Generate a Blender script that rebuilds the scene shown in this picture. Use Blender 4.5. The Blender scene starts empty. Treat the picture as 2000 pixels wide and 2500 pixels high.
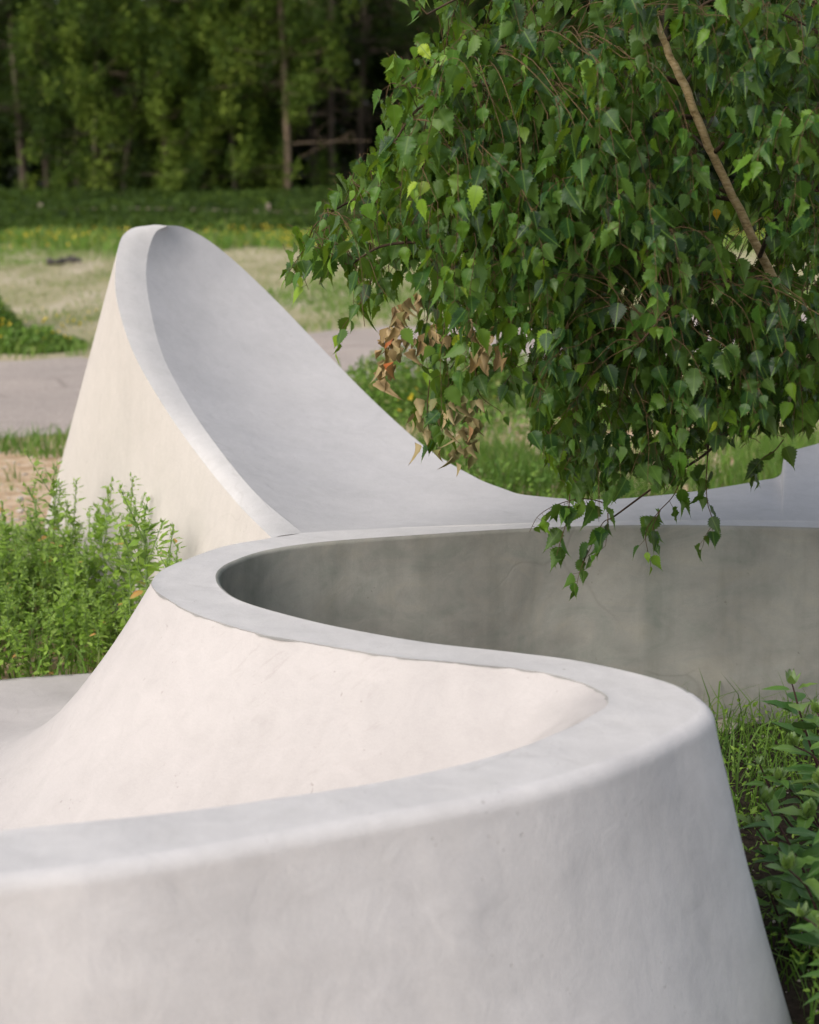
import bpy, bmesh, math, random
import numpy as np
from mathutils import Vector, geometry
R = math.radians
rng = np.random.default_rng(7)
random.seed(7)
sc = bpy.context.scene
col = sc.collection

# ---------------------------------------------------------------- camera / world / sun / exposure
CAMH, FPX = 1.6, 4500.0                       # eye height, focal length in px of the 2000x2500 photo
TILT = math.atan(950 / FPX)
cam = bpy.data.cameras.new('camera'); camo = bpy.data.objects.new('camera', cam); col.objects.link(camo)
camo.location = (0, 0, CAMH); camo.rotation_euler = (math.pi / 2 - TILT, 0, 0)
cam.sensor_fit = 'VERTICAL'; cam.sensor_height = 36; cam.lens = 36 * FPX / 2500
cam.clip_end = 2000; cam.clip_start = .05
cam.dof.use_dof = True; cam.dof.focus_distance = 4.45; cam.dof.aperture_fstop = 3.7
sc.camera = camo
SUN_DIR = Vector((-0.64, -0.62, 0.68)).normalized()     # towards the sun
w = bpy.data.worlds.new('World'); sc.world = w; w.use_nodes = True
nt = w.node_tree; nt.nodes.clear()
sk = nt.nodes.new('ShaderNodeTexSky'); sk.sky_type = 'NISHITA'; sk.sun_disc = False
sk.sun_elevation = math.asin(SUN_DIR.z); sk.sun_rotation = math.atan2(SUN_DIR.x, SUN_DIR.y)
sk.dust_density = 4.0; sk.air_density = 1.0; sk.ozone_density = 1.0
bg = nt.nodes.new('ShaderNodeBackground'); bg.inputs[1].default_value = 0.15
wo = nt.nodes.new('ShaderNodeOutputWorld')
hs = nt.nodes.new('ShaderNodeHueSaturation'); hs.inputs['Saturation'].default_value = .45     # thin high cloud: a less blue sky
nt.links.new(sk.outputs[0], hs.inputs['Color']); nt.links.new(hs.outputs[0], bg.inputs[0]); nt.links.new(bg.outputs[0], wo.inputs[0])
sun = bpy.data.lights.new('sun', 'SUN'); sun.energy = 0.62; sun.angle = R(45); sun.color = (1.0, .87, .74)
suno = bpy.data.objects.new('sun', sun); col.objects.link(suno)
suno.rotation_euler = (-SUN_DIR).to_track_quat('-Z', 'Y').to_euler()
sc.view_settings.view_transform = 'Standard'; sc.view_settings.look = 'None'
sc.view_settings.gamma = 1.0; sc.view_settings.exposure = 0.68
sc.cycles.max_bounces = 6; sc.cycles.diffuse_bounces = 4; sc.cycles.transparent_max_bounces = 4

# ---------------------------------------------------------------- helpers
K = 2000 / 1725.0                                # traced coordinates -> photo pixels
CT, ST = math.cos(TILT), math.sin(TILT)
def ray(u, v):
    xr = (u * K - 1000) / FPX; yr = -(v * K - 1250) / FPX
    return np.array([xr, CT + ST * yr, -ST + CT * yr])
def PZ(u, v, z):
    d = ray(u, v); t = (z - CAMH) / d[2]; return np.array([d[0] * t, d[1] * t, z])
def PY(u, v, y):
    d = ray(u, v); t = y / d[1]; return np.array([d[0] * t, y, CAMH + d[2] * t])
def project(P):
    P = np.asarray(P); X = P[..., 0]; Y = P[..., 1]; Z = P[..., 2] - CAMH
    f = Y * CT - Z * ST; up = Y * ST + Z * CT
    return np.stack([(1000 + FPX * X / f) / K, (1250 - FPX * up / f) / K], -1)
def catmull(P, n):
    """n samples per span, centripetal-ish smooth curve through P"""
    P = np.asarray(P, float); Q = np.vstack([2 * P[0] - P[1], P, 2 * P[-1] - P[-2]])
    out = []
    for i in range(1, len(Q) - 2):
        p0, p1, p2, p3 = Q[i - 1], Q[i], Q[i + 1], Q[i + 2]
        L = np.linalg.norm(p2 - p1) + 1e-9
        m1 = (p2 - p0) / (np.linalg.norm(p1 - p0) + L) * L
        m2 = (p3 - p1) / (L + np.linalg.norm(p3 - p2)) * L
        for k in range(n):
            t = k / n
            out.append((2*t**3-3*t**2+1)*p1 + (t**3-2*t**2+t)*m1 + (-2*t**3+3*t**2)*p2 + (t**3-t**2)*m2)
    out.append(P[-1]); return np.array(out)
def vnoise(x, y, seed=0, oct=3):
    """numpy value noise 0..1"""
    x = np.asarray(x, float); y = np.asarray(y, float)
    r = np.random.default_rng(seed).random((64, 64)); tot = 0; amp = 1; s = 0; f = 1
    for o in range(oct):
        xi = np.floor(x * f).astype(int); yi = np.floor(y * f).astype(int)
        fx = x * f - xi; fy = y * f - yi; fx = fx*fx*(3-2*fx); fy = fy*fy*(3-2*fy)
        g = lambda a, b: r[(a + 17 * o) % 64, (b + 29 * o) % 64]
        tot = tot + amp * ((g(xi, yi)*(1-fx)+g(xi+1, yi)*fx)*(1-fy) + (g(xi, yi+1)*(1-fx)+g(xi+1, yi+1)*fx)*fy)
        s += amp; amp *= .5; f *= 2
    return tot / s
def tag(o, label=None, cat=None, group=None, kind=None):
    if label: o['label'] = label
    if cat: o['category'] = cat
    if group: o['group'] = group
    if kind: o['kind'] = kind
    return o
def link(o, parent=None):
    col.objects.link(o)
    if parent: o.parent = parent
    return o
def empty(name, loc=(0, 0, 0), rz=0):
    o = bpy.data.objects.new(name, None); col.objects.link(o); o.location = loc; o.rotation_euler = (0, 0, rz)
    o.empty_display_size = .05; return o
def mesh(name, V, F, mat, parent=None, smooth=True, tint=None, uv=None):
    """V (n,3); F list of faces or (m,k) array; tint per-vertex float attribute; uv per-vertex"""
    me = bpy.data.meshes.new(name)
    V = np.asarray(V, float)
    if parent is not None: V = V - np.array(parent.location)
    if isinstance(F, np.ndarray):
        m, k = F.shape
        me.vertices.add(len(V)); me.vertices.foreach_set('co', V.ravel().astype(np.float32))
        me.loops.add(m * k); me.loops.foreach_set('vertex_index', F.ravel().astype(np.int32))
        me.polygons.add(m); me.polygons.foreach_set('loop_start', np.arange(0, m*k, k, dtype=np.int32))
        me.update(calc_edges=True)
    else:
        me.from_pydata(V.tolist(), [], F)
    if smooth: me.polygons.foreach_set('use_smooth', np.ones(len(me.polygons), bool))
    if tint is not None:
        a = me.attributes.new('tint', 'FLOAT', 'POINT'); a.data.foreach_set('value', np.asarray(tint, np.float32))
    if uv is not None:
        a = me.attributes.new('luv', 'FLOAT_VECTOR', 'POINT')
        u3 = np.zeros((len(V), 3), np.float32); u3[:, :2] = uv; a.data.foreach_set('vector', u3.ravel())
    me.materials.append(mat); me.update()
    return link(bpy.data.objects.new(name, me), parent)
def grid(C):
    """C (a,b,3) -> V, F"""
    a, b = C.shape[:2]; i = np.arange(a-1)[:, None]*b + np.arange(b-1)[None]
    F = np.stack([i, i+b, i+b+1, i+1], -1).reshape(-1, 4); return C.reshape(-1, 3), F
def tubes(paths, sides=5):
    """paths: list of (pts (n,3), radii (n)) -> V,F"""
    VV, FF, off = [], [], 0
    ang = np.arange(sides) / sides * 2 * math.pi
    for P, r in paths:
        P = np.asarray(P, float); n = len(P); r = np.broadcast_to(np.asarray(r, float), (n,))
        T = np.gradient(P, axis=0); T /= np.linalg.norm(T, axis=1)[:, None] + 1e-9
        ref = np.array([0.3, .9, .1]); A = np.cross(T, ref); A /= np.linalg.norm(A, axis=1)[:, None] + 1e-9
        B = np.cross(T, A)
        ring = P[:, None] + r[:, None, None] * (np.cos(ang)[None, :, None]*A[:, None] + np.sin(ang)[None, :, None]*B[:, None])
        VV.append(ring.reshape(-1, 3))
        i = np.arange(n-1)[:, None]*sides + np.arange(sides)[None]; j = np.arange(n-1)[:, None]*sides + (np.arange(sides)+1)[None] % sides
        FF.append(np.stack([i, j, j+sides, i+sides], -1).reshape(-1, 4) + off); off += n * sides
    return np.vstack(VV), np.vstack(FF)

# ---------------------------------------------------------------- materials
class M:
    def __init__(s, name):
        s.m = bpy.data.materials.new(name); s.m.use_nodes = True; s.n = s.m.node_tree; s.n.nodes.clear()
        s.out = s.n.nodes.new('ShaderNodeOutputMaterial'); s.b = s.n.nodes.new('ShaderNodeBsdfPrincipled')
        s.n.links.new(s.b.outputs[0], s.out.inputs[0])
    def node(s, t, **k):
        nd = s.n.nodes.new('ShaderNode' + t)
        for a, v in k.items():
            if a.startswith('i_'):
                nd.inputs[a[2:].replace('_', ' ')].default_value = v
            else: setattr(nd, a, v)
        return nd
    def l(s, a, b): s.n.links.new(a, b)
    def coord(s, scale=(1, 1, 1), attr=None):
        if attr: src = s.node('Attribute', attribute_name=attr).outputs['Vector']
        else: src = s.node('NewGeometry').outputs['Position']
        mp = s.node('Mapping'); mp.inputs['Scale'].default_value = scale; s.l(src, mp.inputs[0]); return mp.outputs[0]
    def noise(s, co, scale, detail=3, rough=.5, dist=0):
        nd = s.node('TexNoise', i_Scale=scale, i_Detail=detail, i_Roughness=rough, i_Distortion=dist); s.l(co, nd.inputs['Vector']); return nd.outputs['Fac']
    def ramp(s, f, stops):
        r = s.node('ValToRGB'); e = r.color_ramp.elements
        while len(e) < len(stops): e.new(.5)
        for el, (p, c) in zip(e, stops):
            el.position = p; el.color = (*c, 1) if len(c) == 3 else c
        s.l(f, r.inputs[0]); return r.outputs[0]
    def mix(s, f, a, b, mode='MIX'):
        x = s.node('Mix', data_type='RGBA', blend_type=mode)
        for sock, v in ((x.inputs[0], f), (x.inputs[6], a), (x.inputs[7], b)):
            if isinstance(v, (int, float)): sock.default_value = v
            elif isinstance(v, tuple): sock.default_value = (*v, 1)
            else: s.l(v, sock)
        return x.outputs[2]
    def math(s, op, a, b=0.0):
        x = s.node('Math', operation=op)
        for sock, v in zip(x.inputs, (a, b)):
            if isinstance(v, (int, float)): sock.default_value = v
            else: s.l(v, sock)
        return x.outputs[0]
    def bump(s, h, strength, dist, prev=None):
        b = s.node('Bump', i_Strength=strength, i_Distance=dist); s.l(h, b.inputs['Height'])
        if prev is not None: s.l(prev, b.inputs['Normal'])
        return b.outputs[0]

def concrete(name, base, var=.10, stain=(.75, .75, .72), stain_amt=.25, scuff=.5, mottled=False):
    m = M(name); co = m.coord(); st = m.coord((6, 6, .8))
    c1 = tuple(x * (1 - var) for x in base); c2 = tuple(min(1, x * (1 + var)) for x in base)
    big = m.noise(co, 2.2, 5, .6, .6)
    c = m.ramp(big, [(.3, c1), (.7, c2)])
    med = m.noise(co, 14, 6, .65, 1.2)
    c = m.mix(.5, c, m.ramp(med, [(.3, (.9, .9, .9)), (.68, (1.06, 1.06, 1.06))]), 'MULTIPLY')
    run = m.ramp(m.noise(st, 2.0, 5, .6), [(.5, (0, 0, 0)), (.75, (1, 1, 1))])
    c = m.mix(m.math('MULTIPLY', run, stain_amt), c, stain, 'MULTIPLY')
    # trowel scuffs : thin warped lines, mostly absent
    v = m.node('TexVoronoi', feature='DISTANCE_TO_EDGE', i_Scale=2.3)
    w1 = m.node('TexNoise', i_Scale=1.7, i_Detail=3); m.l(co, w1.inputs['Vector'])
    wv = m.mix(.35, co, w1.outputs['Color']); m.l(wv, v.inputs['Vector'])
    line = m.ramp(v.outputs['Distance'], [(0, (1, 1, 1)), (.009, (0, 0, 0))])
    gate = m.ramp(m.noise(co, 3.1, 3), [(.53, (0, 0, 0)), (.62, (1, 1, 1))])
    lg = m.math('MULTIPLY', line, gate)
    c = m.mix(m.math('MULTIPLY', lg, scuff * .5), c, (.55, .53, .5), 'MULTIPLY')
    rot = m.node('Mapping'); rot.inputs['Rotation'].default_value = (.5, .6, .8); rot.inputs['Scale'].default_value = (2.5, 38, 9); m.l(co, rot.inputs[0])
    scr = m.ramp(m.noise(rot.outputs[0], 2.2, 4, .6, .3), [(.60, (0, 0, 0)), (.66, (1, 1, 1))])
    scr = m.math('MULTIPLY', scr, m.ramp(m.noise(co, 2.4, 3), [(.48, (0, 0, 0)), (.60, (1, 1, 1))]))
    c = m.mix(m.math('MULTIPLY', scr, .55 * scuff), c, (.80, .78, .76), 'MULTIPLY')
    c = m.mix(1.0, c, m.ramp(m.noise(co, 420, 2, .6), [(.35, (.965, .965, .965)), (.65, (1.03, 1.03, 1.03))]), 'MULTIPLY')
    if mottled:
        pa_ = m.noise(m.coord((1, 1, 1.6)), 4.5, 7, .68, 1.6)
        c = m.mix(.75, c, m.ramp(pa_, [(.32, (.80, .86, .84)), (.5, (1, 1, 1)), (.7, (1.14, 1.10, 1.04))]), 'MULTIPLY')
    # brushed fine streaks and little pits
    sm = m.coord((9, 3, 30)); fine = m.noise(sm, 9, 4, .7, .5)
    c = m.mix(.35, c, m.ramp(fine, [(.3, (.93, .93, .93)), (.7, (1.05, 1.05, 1.05))]), 'MULTIPLY')
    pn = m.noise(co, 90, 2, .5)
    pit = m.ramp(pn, [(.26, (1, 1, 1)), (.31, (0, 0, 0))])
    pg = m.ramp(m.noise(co, 5, 2), [(.52, (0, 0, 0)), (.6, (1, 1, 1))])
    pt = m.math('MULTIPLY', pit, pg)
    c = m.mix(m.math('MULTIPLY', pt, .5), c, (.6, .57, .53), 'MULTIPLY')
    m.l(c, m.b.inputs['Base Color']); m.b.inputs['Roughness'].default_value = .8
    m.b.inputs['Specular IOR Level'].default_value = .3
    n = m.bump(med, .35, .004); n = m.bump(m.noise(co, 160, 3, .6), .35, .0012, n)
    n = m.bump(m.math('SUBTRACT', 0, m.math('ADD', m.math('MULTIPLY', lg, scuff), pt)), .5, .0015, n)
    n = m.bump(m.noise(co, 5, 3), .5, .012, n)
    m.l(n, m.b.inputs['Normal']); return m.m

def leafmat(name, stops, veins=True, rough=.42, trans=.25, tcol=(.25, .42, .05), back=(.30, .40, .20), spec=.5, vein_c=(.26, .40, .12)):
    m = M(name)
    t = m.node('Attribute', attribute_name='tint').outputs['Fac']
    c = m.ramp(t, stops)
    if veins:
        uv = m.node('Attribute', attribute_name='luv').outputs['Vector']
        sep = m.node('SeparateXYZ'); m.l(uv, sep.inputs[0]); x, y = sep.outputs[0], sep.outputs[1]
        ax = m.math('ABSOLUTE', x)
        mid = m.math('LESS_THAN', ax, .022)
        sv = m.math('SUBTRACT', y, m.math('MULTIPLY', ax, .7))
        fr = m.math('FRACT', m.math('MULTIPLY', sv, 8.0)); side = m.math('LESS_THAN', fr, .12)
        vv = m.math('MAXIMUM', m.math('MULTIPLY', mid, .75), m.math('MULTIPLY', side, .28))
        c = m.mix(vv, c, vein_c)
    mott = m.noise(m.coord(), 60, 3); c = m.mix(.4, c, m.ramp(mott, [(.3, (.85, .85, .85)), (.7, (1.12, 1.12, 1.12))]), 'MULTIPLY')
    g = m.node('NewGeometry'); cb = m.mix(m.math('MULTIPLY', g.outputs['Backfacing'], .6), c, back)
    m.l(cb, m.b.inputs['Base Color']); m.b.inputs['Roughness'].default_value = rough
    m.b.inputs['Specular IOR Level'].default_value = spec
    tr = m.node('BsdfTranslucent'); m.l(m.mix(.6, c, tcol), tr.inputs[0])
    mx = m.node('MixShader', i_Fac=trans); m.l(m.b.outputs[0], mx.inputs[1]); m.l(tr.outputs[0], mx.inputs[2]); m.l(mx.outputs[0], m.out.inputs[0])
    return m.m

def simple(name, stops, scale=20, rough=.85, bump=.5, bd=.003, stretch=(1, 1, 1), detail=5, spec=.3):
    m = M(name); co = m.coord(stretch); f = m.noise(co, scale, detail, .62, .4)
    m.l(m.ramp(f, stops), m.b.inputs['Base Color']); m.b.inputs['Roughness'].default_value = rough
    m.b.inputs['Specular IOR Level'].default_value = spec
    m.l(m.bump(f, bump, bd), m.b.inputs['Normal']); return m.m

CAPC = concrete('rim_concrete', (.495, .482, .478), .06, scuff=.35)
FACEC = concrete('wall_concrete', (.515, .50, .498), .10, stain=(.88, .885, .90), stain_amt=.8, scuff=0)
SLOPEC = concrete('slope_concrete', (.415, .39, .38), .05, stain_amt=.15, scuff=.6)
FINC = concrete('fin_concrete', (.44, .43, .432), .05, stain_amt=.2, scuff=.4)
CREAMC = concrete('cream_concrete', (.455, .425, .395), .05, stain_amt=.12, scuff=.2)
SHADEC = concrete('shaded_concrete', (.27, .265, .238), .34, stain=(.66, .70, .68), stain_amt=.6, scuff=.5, mottled=True)  # inner wall: its shade is put into a darker base colour, plus mottled stains

CHIPC = concrete('chip_concrete', (.24, .235, .225), .25, stain_amt=.4, scuff=1)
BIRCH = leafmat('birch_leaf', [(0, (.006, .022, .009)), (.3, (.014, .050, .012)), (.55, (.055, .135, .014)), (.8, (.17, .29, .02)), (1, (.34, .42, .03))],
                rough=.42, trans=.28, back=(.075, .14, .03), tcol=(.30, .46, .02), vein_c=(.10, .18, .03), spec=.24)
DEAD = leafmat('withered_leaf', [(0, (.10, .12, .03)), (.35, (.20, .20, .07)), (.5, (.25, .17, .05)), (.8, (.44, .31, .16)), (.93, (.50, .36, .20)), (1, (.36, .10, .02))],
               rough=.6, trans=.2, back=(.34, .26, .13), tcol=(.42, .28, .1), vein_c=(.22, .15, .07))
YEL = leafmat('yellow_leaf', [(0, (.75, .45, .02)), (1, (.75, .45, .02))], trans=.4, tcol=(.8, .5, .02), back=(.7, .42, .03))
WEED = leafmat('goosefoot_leaf', [(0, (.08, .18, .010)), (.5, (.21, .35, .025)), (.93, (.31, .43, .09)), (.95, (.5, .25, .08)), (1, (.5, .25, .08))],
               rough=.55, trans=.3, back=(.16, .26, .11), tcol=(.28, .45, .05))
SHRUB = leafmat('shrub_leaf', [(0, (.03, .10, .018)), (.5, (.065, .16, .025)), (1, (.16, .25, .05))],
                rough=.5, trans=.2, back=(.14, .2, .1), tcol=(.15, .3, .04), vein_c=(.15, .24, .09))
GRASS = leafmat('grass_blade', [(0, (.035, .10, .012)), (.55, (.13, .24, .028)), (.8, (.22, .25, .075)), (1, (.34, .30, .165))],
                veins=False, spec=.2, rough=.6, trans=.25, back=(.12, .2, .05), tcol=(.25, .38, .06))
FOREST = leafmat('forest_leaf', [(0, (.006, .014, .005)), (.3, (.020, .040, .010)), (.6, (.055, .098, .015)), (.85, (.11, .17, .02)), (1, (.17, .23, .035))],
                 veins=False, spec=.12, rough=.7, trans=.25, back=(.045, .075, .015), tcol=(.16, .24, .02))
FLOWER = leafmat('yellow_petal', [(0, (.75, .55, .03)), (1, (.85, .62, .05))], veins=False, trans=.3, tcol=(.8, .6, .05), back=(.7, .5, .03))
BARK = simple('birch_bark', [(.25, (.22, .14, .06)), (.5, (.56, .42, .22)), (.75, (.72, .58, .38))], 45, bump=.8, bd=.004, stretch=(1, 1, 3))
TWIG = simple('dark_twig', [(.3, (.025, .016, .010)), (.7, (.085, .055, .03))], 60)
WEEDSTEM = simple('green_stem', [(.3, (.10, .17, .05)), (.7, (.2, .28, .1))], 60)
PURPLE = simple('dark_stem', [(.3, (.03, .015, .015)), (.7, (.08, .035, .035))], 60)
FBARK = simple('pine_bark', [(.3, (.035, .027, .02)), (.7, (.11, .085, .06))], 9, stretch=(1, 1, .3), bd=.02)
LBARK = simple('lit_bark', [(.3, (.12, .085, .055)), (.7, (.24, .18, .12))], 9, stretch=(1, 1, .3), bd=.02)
STONE = simple('limestone', [(.3, (.28, .24, .20)), (.7, (.52, .47, .42))], 25, bd=.004)
WOOD = simple('weathered_wood', [(.3, (.13, .10, .08)), (.7, (.26, .21, .17))], 12, stretch=(.3, 1, 1))
DARKWOOD = simple('dark_wood', [(.3, (.03, .027, .024)), (.7, (.11, .10, .09))], 12)

# ---------------------------------------------------------------- ground
def ground_material():
    m = M('open_ground'); co = m.coord()
    n1 = m.noise(co, .55, 6, .6, .5); n2 = m.noise(co, 9, 6, .7); n3 = m.noise(co, 60, 4, .7)
    dirt = m.ramp(n2, [(.3, (.29, .185, .105)), (.5, (.46, .33, .21)), (.72, (.62, .51, .40))])
    dirt = m.mix(.6, dirt, m.ramp(n3, [(.3, (.6, .6, .6)), (.7, (1.3, 1.3, 1.3))]), 'MULTIPLY')
    dry = m.ramp(m.noise(m.coord((1, .35, 1)), 1.4, 6, .65), [(.35, (.19, .20, .085)), (.5, (.32, .29, .17)), (.7, (.45, .385, .29))])
    sep = m.node('SeparateXYZ'); m.l(m.node('NewGeometry').outputs['Position'], sep.inputs[0])
    wob = m.math('ADD', sep.outputs[1], m.math('MULTIPLY', n1, 3.0))
    far = m.ramp(m.math('MULTIPLY', wob, .04), [(.50, (0, 0, 0)), (.56, (1, 1, 1))])
    c = m.mix(far, dirt, dry)
    litter = m.ramp(m.math('MULTIPLY', sep.outputs[1], .02), [(.58, (0, 0, 0)), (.62, (1, 1, 1))])
    c = m.mix(litter, c, (.022, .024, .012))
    # the planting pocket on the right is dark humus
    dx = m.math('GREATER_THAN', sep.outputs[0], .2); dy = m.math('LESS_THAN', sep.outputs[1], 4.95)
    soil = m.ramp(n3, [(.35, (.018, .013, .010)), (.7, (.06, .045, .035))])
    c = m.mix(m.math('MULTIPLY', dx, dy), c, soil)
    m.l(c, m.b.inputs['Base Color']); m.b.inputs['Roughness'].default_value = .95
    m.b.inputs['Specular IOR Level'].default_value = .15
    n = m.bump(n2, .25, .015); m.l(m.bump(n3, .5, .008, n), m.b.inputs['Normal']); return m.m
GR = ground_material()
g = 60; xs = np.concatenate([[-900, -200], np.linspace(-30, 30, 241), [200, 900]]); ys = np.concatenate([[-300, -50], np.linspace(-2, 70, 289), [200, 1500]])
dip = lambda x, y: -.11 * np.clip((4.1 - y) / .9, 0, 1) * np.clip((x - .1) / .4, 0, 1)
X, Y = np.meshgrid(xs, ys, indexing='ij')
Zg = np.where((Y > 20) & (Y < 66), (vnoise(X * .2, Y * .2, 3) - .5) * .12, 0) + dip(X, Y)
V, F = grid(np.stack([X, Y, Zg], -1)); tag(mesh('ground', V, F, GR), kind='structure')

def asphalt():
    m = M('worn_asphalt'); co = m.coord(); f = m.noise(co, 120, 3, .7); b = m.noise(co, 1.2, 5, .6)
    c = m.ramp(f, [(.3, (.20, .172, .155)), (.7, (.52, .455, .41))])
    c = m.mix(.6, c, m.ramp(b, [(.3, (.8, .8, .8)), (.7, (1.15, 1.12, 1.1))]), 'MULTIPLY')
    v = m.node('TexVoronoi', feature='DISTANCE_TO_EDGE', i_Scale=.5); m.l(m.coord((1, 2.4, 1)), v.inputs['Vector'])
    ln = m.ramp(v.outputs['Distance'], [(0, (1, 1, 1)), (.012, (0, 0, 0))])
    c = m.mix(m.math('MULTIPLY', ln, .45), c, (.4, .38, .36), 'MULTIPLY')
    m.l(c, m.b.inputs['Base Color']); m.b.inputs['Roughness'].default_value = .9; m.b.inputs['Specular IOR Level'].default_value = .2
    m.l(m.bump(f, .6, .006), m.b.inputs['Normal']); return m.m
near = catmull([(-14, 4.5), (-6, 7.6), (-1.9, 9.55), (-.6, 10.9), (.3, 11.9), (1.5, 12.7), (5, 13.6), (16, 14.5)], 14)
far = catmull([(-14, 9.5), (-6, 11.8), (-2.4, 12.75), (-1.4, 13.6), (-.5, 14.5), (1.0, 15.2), (5, 16.2), (16, 17.2)], 14)
jit = lambda C, s: C + (vnoise(np.arange(len(C)) * .9, np.zeros(len(C)), s)[:, None] - .5) * np.array([.0, .45])
near = jit(near, 5); far = jit(far, 6)
C = np.array([[near[i] * (1 - t) + far[i] * t for t in np.linspace(0, 1, 5)] for i in range(len(near))])
C = np.dstack([C, np.full(C.shape[:2], .004)])
V, F = grid(C); F = F[:, ::-1].copy()
tag(mesh('asphalt_path', V, F, asphalt()), kind='structure')

# ---------------------------------------------------------------- the concrete sculpture
ZC = .55
E = [((-520, 1912), (-520, 1790)), ((-200, 1880), (-200, 1767)), ((0, 1855), (0, 1750)), ((200, 1832), (200, 1730)), ((400, 1800), (400, 1708)),
     ((600, 1764), (600, 1680)), ((800, 1727), (790, 1650)), ((1000, 1690), (970, 1612)), ((1200, 1643), (1110, 1570)),
     ((1350, 1590), (1205, 1530)), ((1450, 1541), (1255, 1503)), ((1494, 1513), (1276, 1489)), ((1508, 1494), (1283, 1478)),
     ((1493, 1473), (1276, 1466)), ((1440, 1441), (1255, 1452)), ((1350, 1414), (1185, 1427)), ((1215, 1386), (1080, 1407)),
     ((1080, 1369), (960, 1396)), ((900, 1349), (830, 1383)), ((720, 1318), (690, 1361)), ((600, 1290), (550, 1335)),
     ((510, 1262), (430, 1300)), ((473, 1237), (360, 1268)), ((463, 1215), (326, 1241)), ((470, 1199), (322, 1222)),
     ((495, 1183), (345, 1200)), ((560, 1161), (405, 1174)), ((650, 1146), (480, 1150)), ((760, 1136), (572, 1133)),
     ((880, 1128), (638, 1123)), ((1000, 1120), (770, 1115)), ((1110, 1114), (950, 1107)), ((1280, 1108), (1200, 1100)),
     ((1450, 1107), (1420, 1096)), ((1725, 1113), (1725, 1098)), ((2000, 1128), (2000, 1110)), ((2400, 1165), (2400, 1140))]
NS = 10
E1 = catmull([PZ(*a, ZC) for a, b in E], NS); E2 = catmull([PZ(*b, ZC) for a, b in E], NS)
nE = len(E1); si = np.arange(nE)
root = empty('concrete_sculpture', (0, 4.2, 0))
tag(root, 'pale cast concrete bench sculpture with winding flat rim and tall pointed fin', 'sculpture')
# chipped inner lip: ragged where the slope coat meets the rim
T2 = np.gradient(E2, axis=0); T2 /= np.linalg.norm(T2, axis=1)[:, None] + 1e-9
N2 = np.stack([-T2[:, 1], T2[:, 0], 0 * T2[:, 0]], 1)
arc2 = np.concatenate([[0], np.cumsum(np.linalg.norm(np.diff(E2, axis=0), axis=1))])
rag = (vnoise(arc2 * 14, arc2 * 0, 11, 4) - .5)
ragw = np.where(si < 12 * NS, .003, .011) * (si < 28 * NS)
E2j = E2 + N2 * (rag * ragw)[:, None]
T1 = np.gradient(E1, axis=0); T1 /= np.linalg.norm(T1, axis=1)[:, None]
N1 = np.stack([T1[:, 1], -T1[:, 0], 0 * T1[:, 0]], 1)                 # away from the rim
sgn = np.sign(np.sum(N1 * (E1 - E2), 1)); N1 = N1 * np.where(sgn == 0, 1, sgn)[:, None]
# smooth normals
for _ in range(6): N1[1:-1] = (N1[:-2] + 2*N1[1:-1] + N1[2:]); N1 /= np.linalg.norm(N1, axis=1)[:, None]
fi = si / NS
rad = np.interp(fi, [0, 12, 14, 20, 36], [.030, .030, .020, .010, .010])
bat = np.interp(fi, [0, 8, 12, 14, 19, 36], [.19, .19, .195, .06, .0, -.015])
# rim: from inner lip to the start of the rounding
ins = E1 - N1 * rad[:, None]
ts = np.linspace(0, 1, 13)
C = E2j[:, None] * (1 - ts)[None, :, None] + ins[:, None] * ts[None, :, None]
C[..., 2] += (vnoise(C[..., 0] * 7, C[..., 1] * 7, 21) - .5) * .006
C[:, 0, 2] = ZC + .001; C[:, -1, 2] = ZC
V, F = grid(C); mesh('rim', V, F, CAPC, root)
away = -(E1 - E2); away[:, 2] = 0; away /= np.linalg.norm(away, axis=1)[:, None]
cw = .0003 + .0055 * np.clip(vnoise(arc2 * 30, arc2 * 0 + 3, 15, 4) - .42, 0, 1) * 3 * (si < 27 * NS) * (si > 8 * NS)
la = E2j + np.array([0, 0, .0010]); lb = E2j + away * cw[:, None] - np.array([0, 0, .002])
V, F = grid(np.stack([la, lb], 1)); mesh('chipped_lip', V, F, CHIPC, root)
# side wall under E1, with rounded shoulder.  Outer (front) run and the shade-toned inner run are two parts
def wall_run(i0, i1, name, mat):
    rows = []
    for a in np.linspace(0, 90, 7):
        a = R(a); rows.append(ins[i0:i1] + N1[i0:i1] * (rad[i0:i1] * math.sin(a))[:, None] + np.array([0, 0, 1]) * (rad[i0:i1] * (math.cos(a) - 1))[:, None])
    for t in np.linspace(0, 1, 26)[1:]:
        z = (ZC - rad[i0:i1]) * (1 - t) - .16 * t
        q = E1[i0:i1] + N1[i0:i1] * (bat[i0:i1] * (t * .85 + .15 * t * t))[:, None]; q = q.copy(); q[:, 2] = z
        q += N1[i0:i1] * ((vnoise(arc2[i0:i1] * 3, z * 4, 31) - .5) * .014 * min(1, t * 6))[:, None]
        rows.append(q)
    V, F = grid(np.array(rows)); return mesh(name, V, F, mat, root)
cut = int(13.5 * NS)
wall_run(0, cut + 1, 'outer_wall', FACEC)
wall_run(cut, nE, 'inner_wall', SHADEC)

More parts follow.
